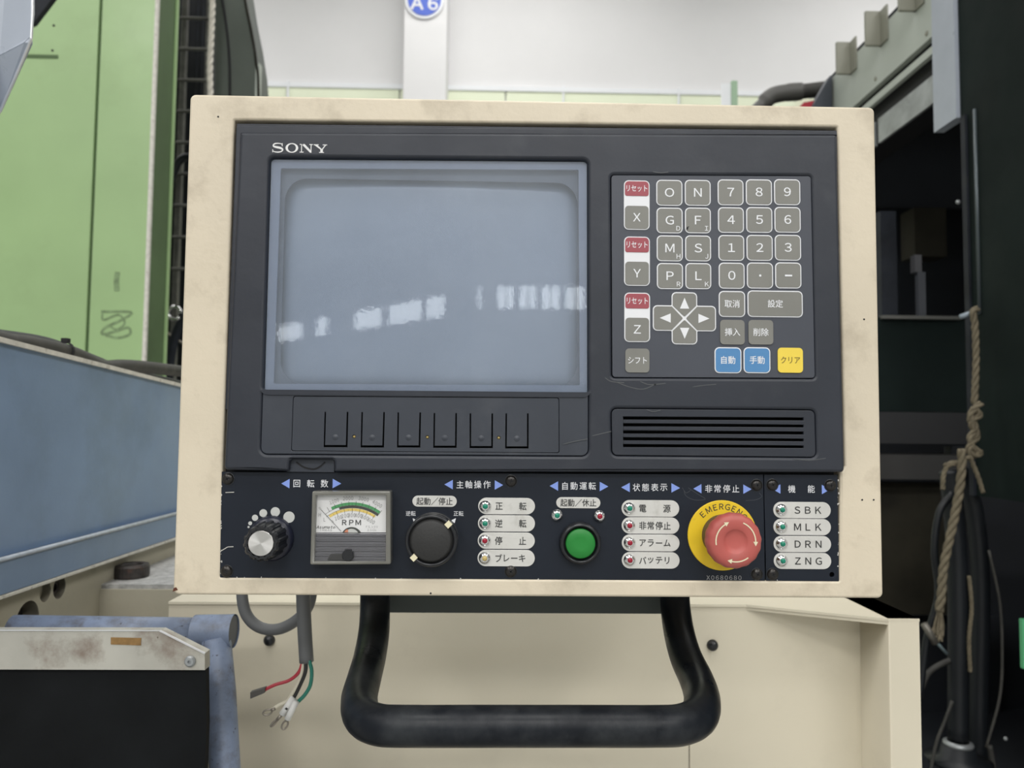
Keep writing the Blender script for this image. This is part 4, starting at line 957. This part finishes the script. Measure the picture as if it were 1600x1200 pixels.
# chips along the edges
for i in range(46):
    if i < 22: x, y = 345.2 + random.random() * 1.6 - (i / 22) * 1.2, 752 + random.random() * 145
    elif i < 36: x, y = 1308.6 + random.random() * 1.8, 750 + random.random() * 140
    else: x, y = 350 + random.random() * 940, 903.6 + random.random() * 0.6; 
    if i >= 36: y += (x - 345) * 0.0052 - 1.5
    s = PX * random.uniform(0.5, 1.4)
    pts = [(s * random.uniform(0.5, 1.1) * math.cos(t), s * random.uniform(0.7, 2.0) * math.sin(t)) for t in (0, 1.2, 2.3, 3.4, 4.5, 5.5)]
    add('chip', MB().poly(pts, 0.00015).mesh(), chipm, pd, PM(x, y))
for P in ([(352.5, 769.5), (366, 769)], [(343.5, 862), (356, 854.5), (365, 854)], [(343, 759), (345, 765)]):
    add('scratch', MB().ribbon([fp(x, y, ph) for x, y in P], 0.0005).mesh(), chipm, pd, FM(0, 0, ph + 0.0001))
scr2 = mat('faint scratch', (0.06, 0.065, 0.08), 0.5)
for P in ([(1068, 765), (1072, 775), (1085, 781), (1102, 780), (1090, 772), (1075, 762)], [(1165, 782), (1180, 781), (1190, 776), (1186, 770)], [(1066, 762), (1072, 770), (1080, 765)]):
    add('scratch', MB().ribbon([(q.x, q.y) for q in catmull([Vector((*fp(x, y, ph), 0)) for x, y in P], 4)], 0.0003).mesh(), scr2, pd, FM(0, 0, ph + 0.0001))

screw_me = MB().lathe([(0.0040, 0), (0.0040, 0.0006), (0.0034, 0.0015), (0.0020, 0.0021), (0, 0.0022)], 20).mesh(smooth=True)
cross_me = MB().box((-0.0017, -0.0004, 0.0016), (0.0017, 0.0004, 0.00228)).box((-0.0004, -0.0017, 0.0016), (0.0004, 0.0017, 0.00228)).mesh()
wash_me = MB().lathe([(0.0045, 0.0), (0.0045, 0.0003), (0.0036, 0.0005)], 20).mesh()
for (x, y) in ((356.5, 748), (354.5, 892.5), (798.5, 751.5), (798, 892.5), (1182, 758), (1182.5, 897), (1206.5, 757.5), (1207, 897), (1297, 758.5)):
    M = PM(x, y, 0, random.uniform(0, 1.4)); s = add('screw', screw_me, screwm, pd, M)
    add('cross_recess', cross_me, blackm, s, M); add('washer', wash_me, knobm, s, M)

# headings
def tri(x0, x1, y, left=True, hh=7.3):
    u0, v = fp(x0, y, ph); u1, _ = fp(x1, y, ph); c_ = (u0 + u1) / 2; w_ = (u1 - u0) / 2; h_ = hh * PX
    P = [(-w_, 0), (w_, -h_), (w_, h_)] if left else [(w_, 0), (-w_, h_), (-w_, -h_)]
    return add('arrow_mark', MB().poly(P, 0.0001).mesh(), paleblue, pd, FM(c_, v, ph))
def chars(s, xs, y, em=12.8, m=white, dy=0.0, par=None, h=0.0001):
    for ch, x in zip(s, xs):
        add('heading', text(ch, em * PX, 0.95, 1.0, 0.006), m, par or pd, PM(x, y + dy, h))
for s, xs, y, (a, b), (c_, d_) in (('回転数', (463.8, 485.5, 507), 755.5, (439.5, 452.5), (519.8, 533.3)),
                                  ('主軸操作', (718.8, 732.3, 746.5, 760.8), 757, (694.3, 707.5), (773, 786.2)),
                                  ('自動運転', (882.8, 896.8, 911.2, 925.3), 759.3, (858.8, 872), (937, 950.5)),
                                  ('状態表示', (994.3, 1008.5, 1023, 1037), 761.5, (970.5, 984), (1049, 1062.5)),
                                  ('非常停止', (1107.3, 1121, 1135.2, 1149.5), 763.5, (1083.3, 1096), (1161.3, 1174.3)),
                                  ('機能', (1237, 1267.5), 764, (1206.5, 1219.3), (1284, 1297))):
    chars(s, xs, y); tri(a, b, y, True); tri(c_, d_, y + (0.8 if s != '回転数' else 0), False)

# speed dial marks and knob
for x, y, r in ((388.5, 823.4, 1.7), (391, 817.6, 3), (398.5, 809, 4.8), (411.4, 801.7, 6), (430.2, 799.7, 7.2), (451.6, 808, 8.7)):
    add('size_dot', MB().poly(circ(r * PX, 24), 0.0001).mesh(), greyprint, pd, PM(x, y))
ku, kv = fp(424, 841, ph)
kn = add('speed_knob', MB().lathe([(0.0158, 0), (0.0158, 0.001), (0.0150, 0.003), (0.0140, 0.004), (0.0118, 0.0055)], 48).mesh(smooth=True), mat('navy black skirt', (0.014, 0.016, 0.03), 0.3), pd, FM(ku, kv, ph), label='black fluted speed knob with silver cap')
add('grip', MB().lathe([(0.0125, 0.004), (0.0122, 0.018), (0.0118, 0.023), (0.0105, 0.0245), (0.0088, 0.0245)], 96, flute=lambda a, z: 0.045 * (1 if math.sin(14 * a) > 0.1 else -0.6)).mesh(smooth=False), knobm, kn, FM(ku, kv, ph))
add('cap', MB().lathe([(0, 0.0246), (0.0082, 0.0246), (0.0088, 0.0240), (0.0088, 0.022)], 40).mesh(), spun, kn, FM(ku, kv, ph))

# ---- RPM meter
mh = 0.011
MC = fp(547, 825.5, mh)
def mq(x, y, h=mh): return fp(480 + x / 9.23, 760 + y / 9.23, h)
mo = [mq(70, 70), mq(1200, 70), mq(1205, 1125), mq(40, 1130)]
mi = [mq(125, 128), mq(1135, 128), mq(1130, 1085), mq(92, 1085)]
DH = 0.004
mt = add('rpm_meter', plate(sub(rpoly(mo, 0.0012, 3), MC), [sub(mi, MC)], 0.0115, 0.0008), meterplastic, pd, FM(MC[0], MC[1], mh), label='square RPM meter with clear rim')
dq = lambda x, y: mq(x, y, DH + 0.0)
da, db = mq(100, 110, 0.006), mq(1150, 670, 0.006)
Hd = 0.0062
def dial(x, y, h=Hd): 
    u, v = mq(x, y, h); return (u - MC[0], v - MC[1])
DM = FM(MC[0], MC[1], Hd)
add('dial_card', MB().prism([(*dial(95, 100), 0), (*dial(1160, 100), 0), (*dial(1160, 665), 0), (*dial(90, 665), 0)], (0, 0, -0.001)).mesh(), dialwhite, mt, DM)
AC = (650, 930)
def arcband(r0, r1, a0, a1, n=24):
    mb = MB(); z = 0.00012
    def P(r, a): return dial(AC[0] + r * math.sin(math.radians(a)), AC[1] - r * math.cos(math.radians(a)))
    for i in range(n):
        b0, b1 = a0 + (a1 - a0) * i / n, a0 + (a1 - a0) * (i + 1) / n
        mb.poly([P(r0, b0), P(r0, b1), P(r1, b1), P(r1, b0)], z)
    return mb.mesh()
add('green_band', arcband(658, 700, -26, 35.5), dialgreen, mt, DM)
add('dark_band', arcband(618, 656, -17, 36), dialdark, mt, DM)
add('yellow_band', arcband(576, 614, -33.5, 33.5), dialyel, mt, DM)
add('scale_line', arcband(654, 658, -37, -17), ink, mt, DM); add('scale_line', arcband(614, 618, -37, -17), ink, mt, DM)
tk = MB()
def tick(r0, r1, a, wd=5):
    s, c_ = math.sin(math.radians(a)), math.cos(math.radians(a)); q = [dial(AC[0] + r * s, AC[1] - r * c_) for r in (r0, r1)]
    tk.ribbon(q, wd / 9.23 * PX, z1=0.0002)
for a in (-30, -21, -12.5, -4, 4.5, 12.5, 20.5, 28.5, 36): tick(656, 722, a)
for a in (-17, -8, 0, 8.5, 17, 25): tick(658, 690, a, 3)
for a in (-22, -11, 0, 10.5, 21, 32): tick(548, 614, a)
for a in (-27, -16, -5.5, 5, 16, 26): tick(575, 600, a, 3)
add('scale_tick', tk.mesh(), ink, mt, DM); mt_ticks = True
for s, x, y, a, em in (('1000', 390, 215, 20, 62), ('2000', 590, 172, 4, 66), ('3000', 815, 182, -10, 66), ('4000', 1010, 252, -30, 66), ('100', 450, 452, 16, 64), ('200', 548, 424, 8, 66), ('300', 642, 415, 0, 66), ('400', 740, 420, -6, 66), ('500', 832, 448, -18, 66), ('600', 924, 498, -30, 66),
                       ('0', 185, 318, 40, 50), ('0', 365, 503, 40, 46), ('H', 182, 410, 0, 66), ('L', 250, 478, 0, 66)):
    p = dial(x, y); add('scale_figure', text(s, em / 9.23 * PX * 1.08, 0.70, 0.55, 0.01), inkgrey, mt, DM @ T((p[0], p[1], 0.0002)) @ Matrix.Rotation(math.radians(a), 4, 'Z'))
p = dial(640, 520); add('unit_lettering', text('RPM', 98 / 9.23 * PX, 1.1, 0.84, 0.014), ink, mt, DM @ T((p[0], p[1], 0.0002)))
p = dial(268, 587); add('maker_lettering', text('Asumato', 50 / 9.23 * PX, 1.0, 0.52, 0.012, 0.35), ink, mt, DM @ T((p[0], p[1], 0.0002)))
for s, x, y in (('TRM-45', 268, 630), ('FS. 10V', 935, 582), ('2.5 □⊥', 935, 628)):
    p = dial(x, y); add('small_lettering', text(s, 38 / 9.23 * PX, 1.0, 0.8), inkgrey, mt, DM @ T((p[0], p[1], 0.0002)))
p = dial(640, 740)
add('movement', MB().poly([(p[0] + 150 / 9.23 * PX * math.cos(t), p[1] + 150 / 9.23 * PX * math.sin(t)) for t in [math.radians(30 + i * 6) for i in range(21)]], 0.0003).mesh(), dialdark, mt, DM)
add('movement', MB().poly([(p[0] + 112 / 9.23 * PX * math.cos(t), p[1] + 125 / 9.23 * PX * math.sin(t)) for t in [math.radians(35 + i * 5.5) for i in range(21)]], 0.0004).mesh(), greyprint, mt, DM)
p0 = dial(560, 640); add('coil', MB().poly([(p0[0] - 0.0012, p0[1] - 0.001), (p0[0] + 0.0016, p0[1] - 0.001), (p0[0] + 0.0014, p0[1] + 0.001), (p0[0], p0[1] + 0.0008)], 0.0005).mesh(), copper, mt, DM)
add('needle', MB().ribbon([dial(205, 335), dial(495, 648)], 6 / 9.23 * PX, z1=0.0009).mesh(), ink, mt, DM)
# ribbed lower cover
rb = MB(); a = dial(90, 668); b = dial(1135, 1085)
nr = 17
for i in range(nr):
    zz_ = b[1] + (a[1] - b[1]) * (i + 0.5) / nr; hh = (a[1] - b[1]) / nr * 0.5
    rb.prism([(a[0], zz_ - hh, 0), (a[0], zz_ + hh * 0.2, 0.0009 + 0.0004 * (i % 3 == 0)), (a[0], zz_ + hh, 0)], (b[0] - a[0], 0, 0))
me_r = rb.mesh(); rc_ = add('ribbed_cover', me_r, ribmet, mt, FM(MC[0], MC[1], Hd + 0.001)); rc_['kind'] = 'stuff'
mc_ = dial(600, 980)
add('zero_screw', MB().lathe([(0, 0.0035), (0.0036, 0.0035), (0.0040, 0.0030), (0.0040, 0.0)], 24).box((-0.0035, -0.0004, 0.0034), (0.0035, 0.0004, 0.0037), Matrix.Rotation(math.radians(30), 4, 'Z')).mesh(), knobm, mt, FM(MC[0] + mc_[0], MC[1] + mc_[1], Hd + 0.001))
q = [dial(350, 965), dial(560, 965), dial(560, 1055), dial(295, 1055)]
add('dark_inlay', MB().poly(q[::-1], 0.0014).mesh(), ink, mt, FM(MC[0], MC[1], Hd + 0.001))
add('clear_window', MB().poly([sub([p], MC)[0] for p in (mi[3], mi[2], mi[1], mi[0])], 0.0).mesh(), clearm, mt, FM(MC[0], MC[1], mh - 0.001))

# ---- name plates and lamps
lampm = MB().lathe([(0.0043, 0), (0.0042, 0.0007), (0.0037, 0.0013), (0.0029, 0.0022), (0.0022, 0.0027), (0.0018, 0.0026)], 28).mesh(smooth=True)
lensm = MB().lathe([(0.0019, 0.0024), (0.0017, 0.0031), (0.0009, 0.0035), (0, 0.0036)], 20).mesh(smooth=True)
def lamp(x, y, m, col):
    M = PM(x, y, 0.0005)
    l = add('indicator_lamp', lampm, chrome, pd, M, label='chrome indicator lamp with %s lens' % col)
    add('lens', lensm, m, l, M)
def nameplate(x0, x1, y0, y1, s, xs, em=13.2, lat=False):
    u0, v0 = fp(x0, y1, ph); u1, v1 = fp(x1, y0, ph); cu_, cv_ = (u0 + u1) / 2, (v0 + v1) / 2
    n_ = add('name_plate', plate(rect(u1 - u0, v1 - v0, (v1 - v0) / 2 - 0.00001, n=9), [], 0.0006, 0.00012), alum, pd, FM(cu_, cv_, ph + 0.0005), label='silver name plate reading ' + s)
    for ch, x in zip(s, xs):
        u, _ = fp(x, (y0 + y1) / 2, ph)
        add('legend', text(ch, em * PX, 1.05 if lat else 0.92, 1.0, 0.012), ink, n_, FM(u, cv_, ph + 0.00065))
    return cv_
Gn, Rn, Yn = (ledg, 'green'), (ledr, 'red'), (ledy, 'amber')
for (x0_, x1_, y0_, y1_, s, xs, lx_, ly_, c_) in (
        (747, 836, 778.2, 803.2, '正転', (779.8, 816.8), 758.3, 790.8, Gn), (746.6, 836, 805.2, 830.2, '逆転', (779.4, 816.6), 758, 817.4, Gn),
        (746.3, 835.7, 832.2, 857.3, '停止', (779, 816.4), 757.6, 844.2, Rn), (746, 835.7, 859.3, 884.5, 'ブレーキ', (779.3, 791.5, 803.5, 815.8), 757.4, 871.5, Yn),
        (971, 1061, 781.8, 807, '電源', (1004, 1041.7), 983, 793.8, Gn), (971.2, 1061.2, 808.6, 833.7, '非常停止', (1004, 1016.5, 1029.4, 1042), 983, 820.7, Rn),
        (971.4, 1061.5, 835.4, 861, 'アラーム', (1004, 1016.5, 1029.4, 1042), 983.4, 847.5, Rn), (971.4, 1061.6, 862.8, 888, 'バッテリ', (1004, 1016.5, 1029.4, 1042), 983.4, 874.5, Rn)):
    nameplate(x0_, x1_, y0_, y1_, s, xs); lamp(lx_, ly_, *c_)
for i, (s, y) in enumerate((('SBK', 797), ('MLK', 823.4), ('DRN', 850), ('ZNG', 876.4))):
    d_ = i * 0.25
    nameplate(1208 + d_, 1297.5 + d_, y - 12.4, y + 12.4, s, (1245.4 + d_, 1261.6 + d_, 1278 + d_), 14.5, True); lamp(1220.4 + d_, y - 0.9, *Gn)
for s, x0_, x1_, y0_, y1_ in (('起動／停止', 644.3, 713.8, 774.8, 791.5), ('起動／休止', 869, 938, 777.2, 793.8)):
    u0, v0 = fp(x0_, y1_, ph); u1, v1 = fp(x1_, y0_, ph); cu_, cv_ = (u0 + u1) / 2, (v0 + v1) / 2
    n_ = add('name_plate', plate(rect(u1 - u0, v1 - v0, (v1 - v0) / 2 - 0.00001, n=9), [], 0.0006, 0.00012), alum, pd, FM(cu_, cv_, ph + 0.0005), label='oval name plate reading ' + s)
    add('legend', text(s, 12.2 * PX, 0.93, 1.0, 0.01), ink, n_, FM(cu_, cv_, ph + 0.00065))
lamp(870.2, 804.8, *Gn); lamp(936.5, 806.2, *Rn)
for s, x, y in (('逆転', 641.8, 802.2), ('正転', 716.5, 802.4)):
    add('heading', text(s, 8.3 * PX, 0.95), white, pd, PM(x, y, 0.0001))
add('arrow_mark', MB().poly([(-3.6 * PX, 3.6 * PX), (-1.6 * PX, -4.2 * PX), (3.8 * PX, 0.6 * PX)], 0.0001).mesh(), white, pd, PM(648.5, 813.6), label='white pointer mark')
add('arrow_mark', MB().poly([(3.6 * PX, 3.8 * PX), (-3.8 * PX, 0.4 * PX), (1.6 * PX, -4 * PX)], 0.0001).mesh(), white, pd, PM(708.8, 813.4), label='white pointer mark')
# selector switch
su, sv = fp(676.5, 840, ph); M = FM(su, sv, ph)
sw_ = add('selector_switch', MB().lathe([(0.0178, 0), (0.0178, 0.0035), (0.0170, 0.0042), (0.0165, 0.0042)], 56).mesh(smooth=True), ringm, pd, M, label='round black selector switch with cream marks')
add('dial_ring', MB().lathe([(0.0174, 0.0030), (0.0178, 0.006), (0.0178, 0.0150), (0.0172, 0.0160), (0.0158, 0.0160), (0.0152, 0.0145)], 56).mesh(smooth=True), knobm, sw_, M)
add('dial_face', MB().lathe([(0, 0.0178), (0.0125, 0.0178), (0.0138, 0.0170), (0.0142, 0.0150), (0.0155, 0.0140)], 56).mesh(smooth=True), knobmatt, sw_, M)
for a in (41, 221.5):
    Ma = M @ Matrix.Rotation(math.radians(a + (3 if a > 100 else 3)), 4, 'Z')
    add('marker', MB().box((0.0142, -0.0019, 0.0140), (0.0182, 0.0019, 0.0166)).mesh(), cream, sw_, Ma)
# green push button
gu, gv = fp(905.7, 847.5, ph); M = FM(gu, gv, ph)
gb = add('push_button', MB().lathe([(0.0146, 0), (0.0148, 0.003), (0.0142, 0.006), (0.0128, 0.0075), (0.0120, 0.0070), (0.0116, 0.002)], 48).mesh(smooth=True), knobm, pd, M, label='round green push button in black ring')
add('ring_recess', MB().lathe([(0, 0.0022), (0.0118, 0.0022)], 48).mesh(), blackm, gb, M)
add('button_cap', MB().lathe([(0, 0.0058), (0.004, 0.0060), (0.0098, 0.0064), (0.0104, 0.0058), (0.0104, 0.002)], 48).mesh(smooth=True), greenbtn, gb, M)
# emergency stop
eu, ev = fp(1128.2, 836.2, ph); M = FM(eu, ev, ph)
es = add('emergency_stop', MB().lathe([(0.0135, 0.0012), (0.0243, 0.0012), (0.0247, 0.0008), (0.0247, 0)], 64).mesh(), yellowm, pd, M, label='red mushroom emergency stop on a yellow ring')
add('collar', MB().lathe([(0.0148, 0), (0.0148, 0.010), (0.0142, 0.018)], 40).mesh(smooth=True), brownm, es, M)
add('mushroom_head', MB().lathe([(0.0100, 0.017), (0.0150, 0.0175), (0.0178, 0.0195), (0.0186, 0.0225), (0.0186, 0.0262), (0.0180, 0.0290), (0.0165, 0.0305), (0.0140, 0.0312), (0.0085, 0.0312), (0.0078, 0.0308), (0.0074, 0.0303), (0.0045, 0.0297), (0, 0.0295)], 72, flute=lambda a, z: (0.012 * math.sin(16 * a) if 0.018 < z < 0.0295 else 0)).mesh(smooth=True), estopred, es, M)
HD = 0.0314
def harc(a0, a1, r, wd, mbx):
    n = 14; P = [(r * math.cos(math.radians(a0 + (a1 - a0) * i / n)), r * math.sin(math.radians(a0 + (a1 - a0) * i / n))) for i in range(n + 1)]
    mbx.ribbon(P, wd, z1=HD)
    e = P[-1]; t = math.radians(a1); s = 1 if a1 > a0 else -1
    tx, ty = -math.sin(t) * s, math.cos(t) * s; rx, ry = math.cos(t), math.sin(t); L_ = 0.0030; w_ = 0.0016
    tri_ = [(e[0] - rx * w_, e[1] - ry * w_), (e[0] + rx * w_, e[1] + ry * w_), (e[0] + tx * L_, e[1] + ty * L_)]
    if s > 0: tri_ = tri_
    mbx.poly(tri_, HD)
for a0, a1 in ((190, 122), (68, 0), (-52, -102)):
    mbx = MB(); harc(a0, a1, 0.0134, 0.0008, mbx)
    add('turn_arrow', mbx.mesh(), cream, es, M, label='cream turning arrow')
for ch, a in zip('EMERGENCY', (134, 119, 105, 92, 79.5, 66.5, 53.5, 40.5, 28)):
    r = 44.6 * PX; t = math.radians(a)
    add('ring_letter', text(ch, 12.2 * PX, 0.98, 1.0, 0.008), ink, es, M @ T((r * math.cos(t), r * math.sin(t), 0.0013)) @ Matrix.Rotation(t - math.pi / 2, 4, 'Z'))
for ch, a in zip('STOP', (237, 256, 275, 294)):
    pass
me = text('X0680680', 8.6 * PX, 1.0, 0.6)
add('serial_number', text('X0680680', 8.6 * PX, 54.5 * PX / me['w'], 0.6, 0.006), inkgrey, pd, PM(1131, 902.5, 0.0003), label='small serial lettering X0680680')

# ---- handle tube under the pendant
hd = []
for (x, y, d) in ((585.5, 900, .735), (586, 945, .728), (584.5, 985, .705), (578, 1025, .672), (568.5, 1062, .635), (561.5, 1092, .600), (566, 1118, .570), (590, 1132, .553), (640, 1134.5, .547), (760, 1134.5, .546), (830, 1134.5, .546), (900, 1134.5, .546), (1020, 1134.5, .547), (1066, 1132, .553), (1092, 1118, .570), (1097, 1092, .600), (1088, 1062, .635), (1071, 1025, .672), (1060.5, 985, .705), (1055, 945, .728), (1053, 900, .735)):
    hd.append(at(x, y, d - 0.5471))
add('handle', MB().tube(catmull(hd, 6), 0.0138, 24).mesh(smooth=True), handlem, pd)
a = at(578, 957, 0.204); b = at(1062, 957, 0.204)
add('mounting_bar', MB().box((a.x, 0.204, a.z), (b.x, 0.235, Z0 + 0.06)).box((a.x, 0.178, Z0 + 0.012), (b.x, 0.21, Z0 + 0.06)).mesh(), bracketm, pd)

# ================================================================== loose grey cable with bare wires
CY = 0.20
cb = empty('power_cable', at(475, 935, CY), 'grey power cable hanging under the pendant with four bare wires', 'cable')
P = [at(x, y, CY) for x, y in ((473, 880), (474, 935), (476, 985), (479, 1034))]
add('sheath', MB().tube(catmull(P, 6), [0.0068] * 19, 14).mesh(smooth=True), cablegrey, cb)
P = [at(x, y, CY + 0.03) for x, y in ((378, 890), (379, 938), (388, 965), (408, 981), (435, 983), (462, 970), (480, 950), (487, 925), (489, 890))]
add('loop', MB().tube(catmull(P, 6), 0.0056, 12).mesh(smooth=True), cablegrey, cb)
def wire(P, r, m, lb, end=None):
    w__ = add('wire', MB().tube(catmull([at(x, y, CY - 0.004) for x, y in P], 5), r, 8).mesh(smooth=True), m, cb, label=lb)
    return w__
wr = wire([(474, 1030), (467, 1050), (452, 1063), (430, 1070), (411, 1079)], 0.0016, wirered, 'red wire')
add('tape_end', MB().prism([at(414, 1075, CY - 0.008), at(391, 1082, CY - 0.008), at(391, 1092, CY - 0.008), at(413, 1083, CY - 0.008)], (0, 0.006, 0)).mesh(), tapem, wr)
ww = wire([(473, 1030), (472, 1050), (462, 1075), (450, 1094), (436, 1102), (425, 1109)], 0.0018, wirewhite, 'white wire')
wk = wire([(478, 1030), (477, 1050), (468, 1072), (458, 1092)], 0.0019, wireblack, 'black wire')
wg = wire([(483, 1032), (487, 1048), (485, 1070), (476, 1086), (464, 1098)], 0.0018, wiregreen, 'green wire')
add('ferrule', MB().tube([at(459, 1090, CY - 0.006), at(441, 1116, CY - 0.006)], 0.0033, 10).mesh(smooth=True), sleeve, wk)
add('ferrule', MB().tube([at(463, 1096, CY - 0.01), at(449, 1124, CY - 0.01)], 0.0029, 10).mesh(smooth=True), sleeve, wg)
def ring_term(c_, t, par, ang, sq=1.0):
    C_ = at(*c_, CY - 0.006); P = []
    for i in range(15):
        a = i * math.tau / 14; x, y = 0.0034 * math.cos(a) * 1.25, 0.0034 * math.sin(a) * sq
        P.append(C_ + Vector((x * math.cos(ang) - y * math.sin(ang), 0, x * math.sin(ang) + y * math.cos(ang))))
    mbx = MB().tube(P, 0.0009, 6, False); mbx.tube([at(*t, CY - 0.006), C_ + (at(*t, CY - 0.006) - C_).normalized() * 0.004], 0.0016, 8)
    add('ring_terminal', mbx.mesh(smooth=True), termm, par)
ring_term((418, 1113), (430, 1107), ww, 0.3, 0.7); ring_term((428, 1130), (440, 1117), wk, 0.8, 0.3); ring_term((445, 1133), (449, 1122), wg, 1.1, 0.7)
add('wire_ferrule_mark', MB().tube([at(446, 1106.5, CY - 0.0095), at(449, 1109, CY - 0.0095)], 0.0010, 6).mesh(), ink, wk)
